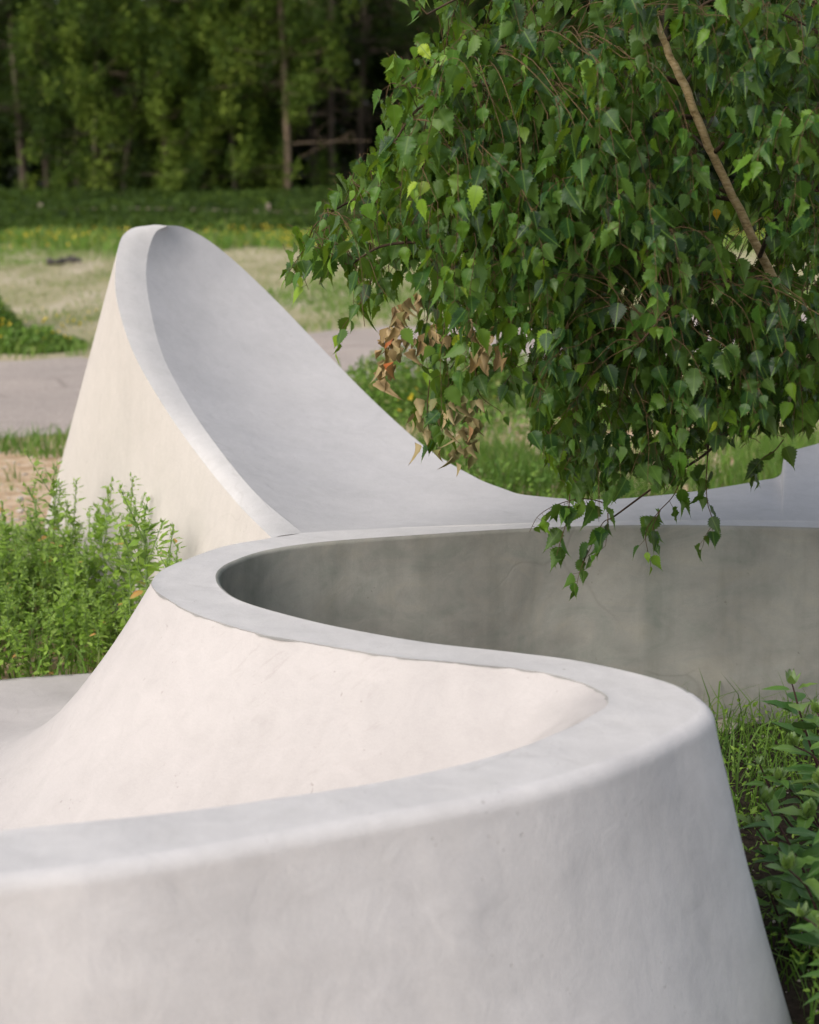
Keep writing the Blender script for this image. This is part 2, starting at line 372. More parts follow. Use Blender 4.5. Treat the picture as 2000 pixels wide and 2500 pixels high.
# slope / bowl: height over the plan is a flare from the inner lip
iA = 28 * NS                                       # lip runs up to the foot of the fin
lip = E2j[:iA + 1]
tipi = 12 * NS
def seg_dist(P, L):
    A = L[:-1, :2]; B = L[1:, :2]; D = B - A; l2 = (D ** 2).sum(1) + 1e-12
    out = np.full(len(P), 1e9)
    for a, d, q in zip(A, D, l2):
        t = np.clip(((P - a) @ d) / q, 0, 1); e = P - (a + t[:, None] * d)
        out = np.minimum(out, np.hypot(e[:, 0], e[:, 1]))
    return out
outer = np.array([(-.42, 4.88), (-.56, 4.90), (-.72, 4.94), (-.84, 5.04), (-.90, 5.17), (-1.0, 5.16), (-1.2, 5.09), (-1.5, 5.05), (-2.0, 5.1), (-2.6, 4.9), (-2.9, 4.0), (-2.8, 3.0), (-2.3, 2.45), (-1.75, 2.4)])
outer_s = catmull(np.vstack([lip[-1, :2], outer, lip[0, :2]]), 8)[1:-1]
bound = np.vstack([lip[:, :2], outer_s])
def inside(P, poly):
    x, y = P[:, 0], P[:, 1]; c = np.zeros(len(P), bool); j = len(poly) - 1
    for i in range(len(poly)):
        xi, yi = poly[i]; xj, yj = poly[j]
        k = ((yi > y) != (yj > y)) & (x < (xj - xi) * (y - yi) / (yj - yi + 1e-12) + xi); c ^= k; j = i
    return c
gx, gy = np.meshgrid(np.arange(-2.9, .6, .02), np.arange(2.3, 5.3, .02)); gx = gx + (np.arange(gx.shape[0]) % 2)[:, None] * .01
P = np.stack([gx.ravel(), gy.ravel()], 1); P = P[inside(P, bound)]
P = P[(seg_dist(P, np.vstack([bound, bound[:1]])) > .008)]
allp = np.vstack([bound, P]); nb = len(bound)
res = geometry.delaunay_2d_cdt([Vector(p) for p in allp], [(i, (i + 1) % nb) for i in range(nb)], [], 1, 1e-6)
vs = np.array([(v.x, v.y) for v in res[0]])
prof = lambda d: np.clip(1 - d / .62, 0, 1) ** 2.05
g1 = prof(seg_dist(vs, lip[:tipi + 1])); g2 = prof(seg_dist(vs, lip[tipi:]))
hz = 1 - (1 - g1) * (1 - g2)
zz = .025 + (ZC - .025) * hz + (vnoise(vs[:, 0] * 3.3, vs[:, 1] * 3.3, 8) - .5) * .02 * np.clip((1 - hz) * 4, 0, 1)
zz -= .001 * (hz > .995)
SV = np.column_stack([vs, zz]); SF = [list(f) for f in res[2]]
nv = len(SV)
# skirt at the free border
bz = [int(np.argmin(((vs - b) ** 2).sum(1))) for b in np.vstack([lip[-1:, :2], outer_s, lip[:1, :2]])]
low = SV[bz].copy(); low[:, 2] = -.06; SV = np.vstack([SV, low])
for k in range(len(bz) - 1): SF.append([bz[k], bz[k + 1], nv + k + 1, nv + k])
so = mesh('slope', SV, SF, SLOPEC, root)
bm = bmesh.new(); bm.from_mesh(so.data); bmesh.ops.recalc_face_normals(bm, faces=bm.faces)
if sum(f.normal.z for f in bm.faces) < 0: bmesh.ops.reverse_faces(bm, faces=bm.faces)
bm.to_mesh(so.data); bm.free()

# fin: near ribbon, concave deck, cream side, back
Rr = [PY(352, 476, 6.52), PY(330, 487, 6.49), PY(315, 520, 6.44), PY(308, 570, 6.36), PY(315, 640, 6.22), PY(340, 740, 6.0), PY(390, 840, 5.74),
      PY(450, 930, 5.42), PY(540, 1040, 5.02), PZ(638, 1123, ZC)]
Rl = [PY(318, 474, 6.52), PY(278, 481, 6.50), PY(255, 503, 6.46), PY(244, 560, 6.38), PY(246, 630, 6.25), PY(280, 740, 6.02), PY(348, 860, 5.72),
      PY(420, 962, 5.40), PY(500, 1060, 5.02), PZ(572, 1133, ZC)]
NR = 14
RR = catmull(Rr, NR); RL = catmull(Rl, NR)
RL = np.array([p + (np.array([0, CT, -ST]) * 0 + (p - np.array([0, 0, CAMH])) / p[1]) * -.07 * math.sin(min(1, k_ / (len(RL) - 1) * 1.0) * math.pi) for k_, p in enumerate(RL)])
ts = np.linspace(0, 1, 7)
C = RL[:, None] * (1 - ts)[None, :, None] + RR[:, None] * ts[None, :, None]
nrm = np.array([-.5, -.7, .5]); C += nrm * (np.sin(ts * math.pi) * .006)[None, :, None]
V, F = grid(C); mesh('fin_edge', V, F, concrete('fin_edge_concrete', (.47, .46, .455), .06, scuff=.3), root)
# deck
Sx = [PY(352, 475, 6.56), PY(380, 477, 6.62), PY(410, 489, 6.66), PY(450, 514, 6.68), PY(510, 564, 6.68), PY(600, 652, 6.58), PY(690, 746, 6.42),
      PY(790, 847, 6.14), PY(900, 944, 5.76), PY(1005, 1007, 5.44), PY(1060, 1029, 5.32), PY(1105, 1042, 5.24), PY(1250, 1052, 5.17),
      PZ(1420, 1040, .55), PZ(1520, 1026, .56), PZ(1600, 1012, .57), PZ(1643, 1000, .575), PY(1651, 966, 5.38), PY(1672, 949, 5.42), PY(1725, 933, 5.5), PY(1900, 860, 5.8), PY(2200, 700, 6.3)]
Nx = Rr + [PZ(770, 1115, ZC), PZ(950, 1107, ZC), PZ(1200, 1100, ZC), PZ(1420, 1096, ZC), PZ(1500, 1096, ZC), PZ(1590, 1096, ZC), PZ(1645, 1097, ZC), PZ(1651, 1097, ZC), PZ(1672, 1097, ZC), PZ(1725, 1098, ZC), PZ(2000, 1110, ZC), PZ(2400, 1140, ZC)]
SS = catmull(Sx, NR); NN = catmull(Nx, NR)
ts = np.linspace(0, 1, 25)
C = NN[:, None] * (1 - ts)[None, :, None] + SS[:, None] * ts[None, :, None]
fi2 = np.arange(len(SS)) / NR
sag = np.interp(fi2, [0, 3, 6, 9, 12, 21], [.0, .03, .05, .03, .0, 0])
C[..., 2] -= sag[:, None] * np.sin(ts * math.pi)[None]
# right-hand rise keeps low near the rim
base = np.minimum(SS[:, 2], np.interp(fi2, [0, 15, 16, 19, 21], [9, 9, .575, .60, .66])); dz = SS[:, 2] - base
C[..., 2] -= (dz[:, None] * (ts - ts ** 4)[None]) * (fi2 > 15)[:, None]
C[..., 2] += (vnoise(C[..., 0] * 3, C[..., 1] * 3, 77) - .5) * .008 * np.sin(ts * math.pi)[None]
V, F = grid(C); mesh('deck', V, F, FINC, root)
# cream side (ruled from ribbon to ground)
G0 = [(-1.47, 7.26), (-1.475, 7.24), (-1.48, 7.2), (-1.46, 7.05), (-1.41, 6.9), (-1.27, 6.6), (-1.07, 6.1), (-.88, 5.6), (-.67, 5.13), (-.49, 4.82)]
GG = catmull([(x, y, -.05) for x, y in G0], NR)
ts = np.linspace(0, 1, 22); C = RL[:, None] * (1 - ts)[None, :, None] + GG[:, None] * ts[None, :, None]
V, F = grid(C); mesh('fin_side', V, F, CREAMC, root)
# back face
out = np.array([(.0, .10)] * len(SS)); GB = SS.copy(); GB[:, 2] = -.05
GB[:, 1] += np.interp(fi2, [0, 3, 8, 12, 21], [.72, .6, .3, .22, .3]); GB[:, 0] += np.interp(fi2, [0, 3, 8, 21], [-.48, .1, .2, .05])
GB[0] = GG[0]
r0 = []
rr = .015
for t in np.concatenate([[0], np.linspace(0.01, 1, 16)]):
    q = SS * (1 - t) + GB * t; r0.append(q)
V, F = grid(np.array(r0)); mesh('back_wall', V, F, FINC, root)
# cap strip closing fin top between ribbon start and far edge
top = np.array([[RL[0] * (1 - a) + RR[0] * a for a in np.linspace(0, 1, 5)], [GG[0] * (1 - a) + SS[0] * a for a in np.linspace(0, 1, 5)]])
top[1, :, :] = [GG[0] * .15 + SS[0] * .85 + np.array([0, .0, 0])] * 5
a = [RL[0], RR[0], SS[0], GG[0]]
mesh('fin_top', np.array(a), [(0, 1, 2, 3)], CREAMC, root)

# ---------------------------------------------------------------- leaf machinery
def leaf_template(kind):
    if kind == 'birch':
        prof = [(0, 0), (.01, .10), (.05, .24), (.09, .19), (.14, .345), (.19, .27), (.25, .40), (.30, .31), (.36, .375), (.41, .28), (.47, .31), (.52, .215), (.58, .24), (.63, .145), (.69, .165), (.74, .09), (.80, .09), (.86, .035), (1.08, 0)]
    elif kind == 'goose':
        prof = [(0, 0), (.08, .07), (.25, .26), (.36, .32), (.42, .27), (.55, .26), (.62, .19), (.8, .12), (1, 0)]
    elif kind == 'lance':
        prof = [(0, 0), (.04, .13), (.14, .24), (.30, .29), (.46, .265), (.64, .19), (.82, .09), (1, 0)]
    elif kind == 'small':
        prof = [(0, 0), (.3, .22), (.6, .18), (1, 0)]
    V, F = [], []
    n = len(prof)
    for (y, x) in prof: V += [(-x, y), (0, y), (x, y)]
    for i in range(n - 1):
        a, b = i * 3, i * 3 + 3
        F += [(a, a + 1, b + 1), (a, b + 1, b), (a + 1, a + 2, b + 2), (a + 1, b + 2, b + 1)]
    F = [f for f in F if not ({f[0], f[1], f[2]} <= {0, 1, 2})]
    return np.array(V, float), np.array(F)
TPL = {k: leaf_template(k) for k in ('birch', 'goose', 'lance', 'small')}
def leaves(kind, pos, tip, nrm, size, tint, fold=.25, curl=.3, r=rng):
    """pos,tip(dir),nrm (n,3), size (n) -> V,F,tint,uv"""
    T, F = TPL[kind]; n = len(pos)
    tip = tip / (np.linalg.norm(tip, axis=1)[:, None] + 1e-9)
    side = np.cross(tip, nrm); side /= np.linalg.norm(side, axis=1)[:, None] + 1e-9
    nr = np.cross(side, tip)
    x, y = T[:, 0], T[:, 1]
    fo = (fold * r.uniform(.2, 1.5, n))[:, None]; cu = (curl * r.normal(.5, .8, n))[:, None]; tw = r.normal(0, .25, n)[:, None]
    zz = np.abs(x)[None] * fo - cu * (y ** 2)[None] * .6 + tw * (x * y)[None] + r.normal(0, .05, (n, 1)) * np.sin(y * 16)[None] * np.abs(x)[None] * 2
    wsc = r.uniform(.72, 1.08, n)[:, None]
    V = pos[:, None] + size[:, None, None] * ((x[None] * wsc)[..., None] * side[:, None] + y[None, :, None] * tip[:, None] + zz[..., None] * nr[:, None])
    FF = F[None] + (np.arange(n) * len(T))[:, None, None]
    return V.reshape(-1, 3), FF.reshape(-1, 3), np.repeat(tint, len(T)), np.tile(T, (n, 1))
def join(parts):
    off = 0; o = [[], [], [], []]
    for V, F, t, u in parts:
        o[0].append(V); o[1].append(F + off); o[2].append(t); o[3].append(u); off += len(V)
    return [np.concatenate(q) for q in o]

# ---------------------------------------------------------------- birch tree
def U(l): return catmull([PY(*p) for p in l], 6)
tree = empty('birch_tree', (1.30, 4.75, 0))
tag(tree, 'young birch with drooping glossy green leaves, leaning golden brown trunk and a few withered sprays', 'tree')
trunk = catmull([np.array([1.30, 4.75, -.03]), np.array([1.22, 4.75, .35]), PY(1745, 850, 4.74), PY(1690, 740, 4.72), PY(1610, 550, 4.68), PY(1500, 325, 4.62), PY(1440, 180, 4.58), PY(1400, 90, 4.55), PY(1350, -60, 4.55), PY(1300, -260, 4.55), PY(1270, -480, 4.5)], 8)
tr_r = np.interp(np.linspace(0, 1, len(trunk)), [0, .1, .4, .62, 1], [.026, .019, .0112, .0100, .003])
trunk[8:] += (np.random.default_rng(3).random((len(trunk) - 8, 3)) - .5) * .005
tr_r = tr_r * (1 + .12 * (vnoise(np.arange(len(trunk)) * .7, np.zeros(len(trunk)), 4) - .5))
V, F = tubes([(trunk, tr_r)], 10); mesh('trunk', V, F, BARK, tree)
limbs = []
def limb(pts, r0=.007): limbs.append((U(pts) if len(pts[0]) == 3 and not isinstance(pts, np.ndarray) else pts, r0))
limb([(1625, 590, 4.68), (1560, 588, 4.62), (1380, 577, 4.5), (1200, 570, 4.42), (1060, 553, 4.35), (960, 527, 4.3), (880, 511, 4.28), (800, 520, 4.26), (735, 560, 4.25)], .0085)
limb([(1540, 420, 4.65), (1420, 402, 4.75), (1270, 402, 4.8), (1100, 401, 4.75), (940, 402, 4.7), (840, 402, 4.62), (760, 415, 4.6), (690, 450, 4.55)], .006)
limb([(1455, 247, 4.6), (1350, 240, 4.45), (1220, 232, 4.35), (1150, 205, 4.3), (1080, 180, 4.25), (980, 185, 4.25), (880, 230, 4.2), (830, 300, 4.2)], .007)
limb([(1430, 176, 4.6), (1370, 150, 4.5), (1340, 140, 4.4), (1240, 110, 4.3), (1120, 92, 4.25), (1010, 110, 4.2), (920, 150, 4.2), (860, 190, 4.2)], .007)
limb([(1650, 640, 4.7), (1500, 700, 4.55), (1350, 745, 4.45), (1220, 770, 4.4), (1120, 800, 4.35)], .006)
limb([(1640, 620, 4.7), (1450, 520, 4.9), (1330, 500, 5.0), (1180, 470, 5.1), (1040, 480, 5.1), (980, 560, 5.1)], .006)
limb([(1690, 740, 4.72), (1620, 850, 4.6), (1560, 890, 4.5), (1480, 960, 4.45), (1400, 1010, 4.4), (1290, 1090, 4.4)], .005)
limb([(1745, 850, 4.74), (1700, 870, 4.5), (1560, 880, 4.4), (1500, 900, 4.35), (1490, 960, 4.33)], .005)
limb([(1745, 850, 4.74), (1600, 800, 4.95), (1450, 820, 5.0), (1300, 850, 5.0), (1200, 900, 4.95)], .005)
limb([(1540, 410, 4.65), (1400, 350, 4.6), (1280, 330, 4.55), (1130, 320, 4.5), (1000, 340, 4.5), (930, 380, 4.5)], .004)
limb([(1600, 540, 4.67), (1640, 450, 4.4), (1700, 400, 4.2), (1780, 420, 4.1)], .006)
limb([(1500, 325, 4.62), (1600, 240, 4.5), (1700, 230, 4.4), (1850, 300, 4.3)], .006)
limb([(1400, 90, 4.55), (1500, 0, 4.5), (1600, 10, 4.4), (1750, 80, 4.4)], .005)
limb([(1440, 180, 4.58), (1550, 60, 4.9), (1700, 60, 5.1), (1850, 160, 5.2)], .005)
limb([(1745, 850, 4.74), (1780, 700, 4.4), (1830, 660, 4.2), (1900, 740, 4.1)], .006)
limb([(1380, 20, 4.55), (1250, -40, 4.5), (1100, -40, 4.4), (980, -10, 4.35), (900, 30, 4.3)], .005)
limb([(1340, -80, 4.55), (1450, -200, 4.6), (1600, -160, 4.7), (1700, 0, 4.8)], .004)
limb([(1320, -160, 4.55), (1200, -260, 4.4), (1050, -220, 4.3), (960, -100, 4.2)], .004)
limb([(1690, 740, 4.72), (1620, 640, 4.35), (1530, 600, 4.1), (1420, 640, 3.95), (1350, 720, 3.9)], .006)
limb([(1500, 325, 4.62), (1420, 260, 4.9), (1300, 250, 5.2), (1180, 300, 5.35), (1100, 380, 5.4)], .005)
LP = np.vstack([l for l, r in limbs])
CROWN = np.array([(845, -90), (850, 25), (905, 25), (935, 70), (890, 115), (815, 155), (808, 235), (835, 262), (785, 290), (790, 340), (742, 352), (725, 425), (650, 450),
    (625, 500), (598, 560), (590, 615), (640, 600), (700, 585), (735, 600), (745, 680), (770, 690), (800, 650), (830, 640), (880, 640), (870, 720), (905, 830), (880, 905), (915, 968), (955, 960), (985, 900),
    (1010, 870), (1070, 870), (1110, 900), (1140, 965), (1165, 985), (1190, 1030), (1210, 1075), (1260, 1105), (1300, 1060), (1310, 1010), (1360, 1010), (1390, 1050), (1430, 1030), (1450, 985),
    (1500, 960), (1580, 940), (1650, 925), (1690, 935), (1725, 900), (1790, 880), (1920, 760), (1960, 400), (1850, 0), (1650, -280), (1350, -480), (1100, -360), (900, -230)], float)
bb = []
TW, LV = [], []          # twig paths, leaf specs
def put_leaves(path, spacing, size, lpos, clip=True, tintf=None, density=1.0, rr=random):
    """alternate leaves hanging off a twig path"""
    d = np.linalg.norm(np.diff(path, axis=0), axis=1); L = np.concatenate([[0], np.cumsum(d)])
    s = spacing * .5; sd = 1; tw_ = rr.random()
    while s < L[-1]:
        i = min(np.searchsorted(L, s), len(path) - 1); p = path[i]; t = path[i] - path[i - 1]; t = t / (np.linalg.norm(t) + 1e-9)
        if rr.random() < density:
            a = rr.uniform(0, 2 * math.pi)
            o = np.array([math.cos(a), math.sin(a), 0])
            pet = o * rr.uniform(.006, .018) + np.array([0, 0, -rr.uniform(.004, .016)])
            base = p + pet
            tip = np.array([0, 0, -1.0]) + o * rr.uniform(.1, .95) + np.array([rr.gauss(0, .28), rr.gauss(0, .28), 0]) + t * .15
            a2 = a + rr.gauss(0, 1.1)
            n = np.array([math.cos(a2), math.sin(a2), rr.uniform(-.2, .9)])
            endf = s / L[-1]
            lpos.append((base, tip, n, size * rr.uniform(.55, 1.28) * (1.05 - .35 * endf ** 3), endf, p, tw_))
        s += spacing * rr.uniform(.7, 1.3); sd = -sd
def droop(start, d0, length, n=9, grav=1.0):
    p = start.copy(); d = d0 / (np.linalg.norm(d0) + 1e-9); out = [p.copy()]; st = length / n
    for i in range(n):
        d = d + np.array([0, 0, -.34 * grav]) + rng.normal(0, .07, 3); d /= np.linalg.norm(d); p = p + d * st; out.append(p.copy())
    return np.array(out)
tpv = project(trunk); o_ = np.argsort(tpv[:, 1]); TV, TU = tpv[o_, 1], tpv[o_, 0]
cand = 0; made = 0
lo = CROWN.min(0); hi = CROWN.max(0)
NTW = 860
while made < NTW and cand < 20000:
    cand += 1
    u = rng.uniform(lo[0], hi[0]); v = rng.uniform(lo[1], hi[1])
    inv = (u < 1740) and (v > -20)
    if not inside(np.array([[u, v]]), CROWN)[0]: continue
    if not inv and rng.random() > .13: continue
    if vnoise(u / 62, v / 80, 61, 2) < .43 and v > -20 and rng.random() < .8: continue
    # keep lower-left sparser
    if u < 1150 and 540 < v < 900 and rng.random() < .89: continue
    if u < 1250 and v > 880 and rng.random() < .5: continue
    if u < 900 and rng.random() < .4: continue
    if v > 850 and rng.random() < .45: continue
    q = np.interp(v, [-500, 200, 700, 1000], [.25, .75, .7, .35]) * np.interp(u, [600, 900, 1200, 2100], [.35, .7, 1, 1])
    yy = 4.42 + rng.uniform(-1, 1) * q * .8
    yy = max(yy, 3.86)
    if v > 600: yy = min(yy, 4.6)
    S = PY(u, v, yy)
    j = np.argmin(((LP - S) ** 2).sum(1) + rng.random(len(LP)) * .03); A = LP[j]
    dist = np.linalg.norm(S - A)
    if dist > .62: continue
    mid = (A + S) / 2 + np.array([0, 0, .02 + .05 * dist])
    bp = catmull([A, mid, S], 4)
    d0 = S - mid + np.array([0, 0, .02]) + rng.normal(0, .04, 3)
    ln = rng.uniform(.12, .36)
    dr = droop(S, d0, ln)
    path = np.vstack([bp, dr[1:]])
    pp = project(path)
    if ((np.abs(pp[:, 0] - np.interp(pp[:, 1], TV, TU)) < 20) & (pp[:, 1] > 60) & (pp[:, 1] < 570) & (path[:, 1] < 4.72)).any() and rng.random() < .93: continue
    TW.append((path, np.linspace(.0013, .0005, len(path))))
    tmp = []; put_leaves(dr, .019, .053, tmp); put_leaves(bp, .06, .050, tmp, density=.6)
    LV += tmp; made += 1
# hanging sprays traced from the photo
sprays = [[(1290, 1090, 4.4), (1270, 1100, 4.4), (1245, 1150, 4.4), (1222, 1200, 4.4), (1214, 1235, 4.4)],
          [(1280, 1060, 4.42), (1230, 1050, 4.42), (1180, 1060, 4.42), (1135, 1085, 4.42), (1115, 1120, 4.42)],
          [(1280, 1080, 4.38), (1280, 1110, 4.38), (1275, 1150, 4.38)],
          [(1200, 1040, 4.4), (1195, 1090, 4.4), (1180, 1140, 4.4), (1172, 1170, 4.4)],
          [(1450, 960, 4.36), (1420, 1040, 4.35), (1385, 1080, 4.35), (1360, 1120, 4.35), (1365, 1165, 4.35), (1370, 1185, 4.35)],
          [(1390, 1075, 4.35), (1375, 1110, 4.34), (1378, 1145, 4.34)],
          [(1490, 960, 4.33), (1487, 1010, 4.33), (1490, 1060, 4.33), (1500, 1100, 4.33), (1485, 1130, 4.33), (1480, 1150, 4.33)],
          [(1650, 925, 4.4), (1630, 950, 4.4), (1605, 965, 4.4), (1590, 990, 4.4), (1588, 1005, 4.4)],
          [(790, 560, 4.26), (775, 610, 4.25), (745, 660, 4.25), (722, 690, 4.25), (715, 730, 4.25)],
          [(735, 560, 4.25), (690, 530, 4.25), (650, 520, 4.25), (620, 555, 4.25), (600, 590, 4.25)],
          [(690, 450, 4.55), (660, 480, 4.5), (645, 530, 4.5), (640, 580, 4.5), (650, 610, 4.5)],
          [(700, 470, 4.5), (670, 500, 4.5), (680, 560, 4.5), (672, 600, 4.5)],
          [(860, 190, 4.2), (825, 175, 4.2), (815, 195, 4.2), (812, 230, 4.2)], [(900, 30, 4.3), (870, 0, 4.3), (852, -5, 4.3)],
          [(905, 800, 4.35), (900, 860, 4.35), (905, 910, 4.35), (920, 940, 4.35)], [(960, 780, 4.3), (940, 850, 4.3), (930, 920, 4.3)],
          [(1000, 760, 4.3), (1010, 830, 4.3), (1060, 870, 4.3)],
          [(1150, 880, 4.4), (1160, 940, 4.4), (1200, 1000, 4.4), (1240, 1040, 4.4)], [(1130, 860, 4.5), (1150, 920, 4.5), (1160, 970, 4.5)]]
SP = []
for s_ in sprays:
    p = U(s_); TW.append((p, np.linspace(.0018, .0007, len(p)))); put_leaves(p, .020, .055, SP, clip=False)
# clip to the crown outline (leaf bases and tips)
pos = np.array([l[0] for l in LV]); tipd = np.array([l[1] for l in LV]); tipd /= np.linalg.norm(tipd, axis=1)[:, None]
sz = np.array([l[3] for l in LV]); endf = np.array([l[4] for l in LV])
ok = inside(project(pos + tipd * sz[:, None]), CROWN)
pj = project(pos); tp_ = project(trunk); tcl = np.interp(pj[:, 1], tp_[::-1, 1][np.argsort(tp_[::-1, 1])], tp_[::-1, 0][np.argsort(tp_[::-1, 1])])
pj2 = project(pos + tipd * sz[:, None]); pm = (pj + pj2) / 2
inway = ((np.abs(pj[:, 0] - tcl) < 24) | (np.abs(pj2[:, 0] - tcl - 10) < 26) | (np.abs(pm[:, 0] - tcl - 5) < 26)) & (pj[:, 1] > 60) & (pj[:, 1] < 560) & (pos[:, 1] < 4.72) & ~((pj[:, 1] > 345) & (pj[:, 1] < 400))
ok &= ~(inway & (rng.random(len(ok)) < .97))
keep = [l for l, o in zip(LV, ok) if o] + SP
okt = []
for p, r in TW[:made]:
    ins_ = inside(project(p), CROWN); n = len(p) if ins_.all() else int(np.argmin(ins_))
    if n >= 3: okt.append((p[:n], r[:n]))
TW = okt + TW[made:]
pos, tipd, nn = (np.array([l[i] for l in keep]) for i in range(3)); sz = np.array([l[3] for l in keep]); endf = np.array([l[4] for l in keep])
# light green: young tips, and light from the left tinted into left leaves
twt = np.array([l[6] for l in keep])
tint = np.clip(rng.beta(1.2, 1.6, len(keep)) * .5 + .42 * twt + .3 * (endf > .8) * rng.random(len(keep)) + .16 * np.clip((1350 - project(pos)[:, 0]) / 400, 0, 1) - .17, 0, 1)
# petioles
pt = [(np.array([l[5], l[0]]), .0006) for l in keep]
V, F, t, u = leaves('birch', pos, tipd, nn, sz, tint, fold=.36, curl=.42)
print('birch leaves', len(keep))
mesh('crown', V, F, BIRCH, tree, tint=t, uv=u)
V, F = tubes(TW, 3); V2, F2 = tubes(pt, 3); mesh('twigs', np.vstack([V, V2]), np.vstack([F, F2 + len(V)]), simple('fine_twig', [(.3, (.05, .032, .015)), (.7, (.14, .09, .04))], 60), tree)
for l, r0 in limbs:
    V, F = tubes([(l, np.linspace(r0, .0022, len(l)))], 6); mesh('limb', V, F, TWIG, tree)
# withered sprays
dl = []; ds = []
for (u0, v0, u1, v1, n) in [(868, 620, 850, 655, 10), (848, 650, 815, 735, 22), (815, 730, 808, 810, 16), (840, 690, 830, 770, 10), (895, 690, 875, 740, 8), (925, 690, 930, 720, 7), (985, 670, 1005, 740, 12),
                            (1020, 690, 1060, 760, 10), (890, 850, 880, 920, 9), (930, 830, 945, 900, 9), (980, 850, 990, 960, 16), (1000, 830, 1010, 940, 12), (965, 930, 960, 965, 6), (1005, 720, 1010, 760, 6)]:
    for i in range(n):
        f = i / n; p = PY(u0 + (u1 - u0) * f + rng.normal(0, 11), v0 + (v1 - v0) * f + rng.normal(0, 9), 4.2 + rng.normal(0, .07))
        a = rng.uniform(0, 6.28); ds.append((np.array([p + np.array([0, 0, .05]), p]), .0007)); dl.append((p, np.array([math.cos(a) * .35, math.sin(a) * .35, -1]), np.array([math.cos(a + 1), math.sin(a + 1), .1]), rng.uniform(.026, .045), 0 if v0 < 800 else 1))
pos, td, nn = (np.array([l[i] for l in dl]) for i in range(3)); sz = np.array([l[3] for l in dl]); lowr = np.array([l[4] for l in dl])
tt = np.where(lowr, rng.uniform(.05, .42, len(dl)), rng.uniform(.35, .9, len(dl))); tt[rng.random(len(dl)) < .015] = 1
V, F, t, u = leaves('goose', pos, td, nn, sz, tt, fold=1.3, curl=1.1); o = mesh('withered_leaves', V, F, DEAD, tree, tint=t, uv=u)
o['label'] = 'tan and brown withered leaves on a broken spray'
V, F, t, u = leaves('birch', np.array([PY(1508, 440, 4.3)]), np.array([[.1, 0, -1.]]), np.array([[.2, -1, .1]]), np.array([.03]), np.array([.5]))
o = mesh('yellow_leaf', V, F, YEL, tree, tint=t, uv=u); o['label'] = 'single bright yellow leaf near the trunk'

# ---------------------------------------------------------------- grass helper
def blades(px, py, h, wdt, tint, z0=0.0, lean=.35, seed=1):
    r = np.random.default_rng(seed); n = len(px); a = r.uniform(0, 2*math.pi, n); b = r.uniform(0, 2*math.pi, n); ln = r.uniform(.2, 1.3, n) * lean
    d = np.stack([np.cos(a), np.sin(a)], 1); s = np.stack([np.cos(b), np.sin(b)], 1)
    P = np.stack([px, py], 1); V = np.zeros((n, 5, 3))
    for k, (f, g_, w_) in enumerate([(0, 0, 1), (0, 0, -1), (.55, .3, .8), (.55, .3, -.8), (1, 1, 0)]):
        V[:, k, :2] = P + d * (h * ln * g_)[:, None] + s * (wdt * w_ * .5)[:, None]; V[:, k, 2] = z0 + h * f * (1 - .25 * ln * g_)
    F = np.array([(0, 1, 3), (0, 3, 2), (2, 3, 4)])[None] + (np.arange(n) * 5)[:, None, None]
    return V.reshape(-1, 3), F.reshape(-1, 3), np.repeat(tint, 5), np.zeros((n * 5, 2))
def in_path(x, y):
    return (y > np.interp(x, near[:, 0], near[:, 1])) & (y < np.interp(x, far[:, 0], far[:, 1]))
def clear_of_sculpture(x, y):
    P = np.stack([x, y], 1)
    foot = np.vstack([bound[iA + 1:iA + 1 + len(outer_s)], lip[:1, :2]])
    fin = np.vstack([GG[:, :2], GB[1:, :2], [[3, 3.5]], E1[tipi + 20:, :2][::-1] if False else [[3, 4.7]], E1[int(24*NS):, :2][::-1], E2[int(24*NS):int(28*NS), :2]])
    f1 = inside(P, bound); f2 = inside(P, fin); f3 = inside(P, np.vstack([E1[:25*NS, :2], E2[:25*NS, :2][::-1]]))
    return ~(f1 | f2 | f3)
# dry meadow beyond the path
n = 150000
x = rng.uniform(-9, 9, n); y = 12.2 + (rng.random(n) ** .8) * 17; keepm = (np.abs(x) < y * .27 + .5) & ~in_path(x, y) & (y > np.interp(x, far[:, 0], far[:, 1]) - .15)
x, y = x[keepm], y[keepm]
dn = vnoise(x * .55 + 5, y * .35, 2, 4)
edge = np.exp(-np.clip(y - np.interp(x, far[:, 0], far[:, 1]), 0, 9) / .5)
lush = np.clip((dn - .48) * 5, 0, 1)
lush = np.maximum(lush, edge); lush = np.maximum(lush, np.clip((y - 24.5 + 5 * (vnoise(x * .5, y * .5, 14) - .3)) / 2.5, 0, 1))
kk = rng.random(len(x)) < (.25 + .75 * lush); x, y, lush, edge = x[kk], y[kk], lush[kk], edge[kk]
h = .015 + .03 * rng.random(len(x)) + .05 * lush * rng.random(len(x)) + (.06 + .14 * (x < -1.6)) * edge * rng.random(len(x))
tt = np.clip(.95 - .55 * lush + rng.normal(0, .12, len(x)), 0, 1)
V, F, t, u = blades(x, y, h, .007 + .008 * rng.random(len(x)), tt, lean=.7, seed=2)
tag(mesh('meadow_grass', V, F, GRASS, tint=t, uv=u), 'short patchy dry and green grass of the field beyond the asphalt path', 'grass', kind='stuff')
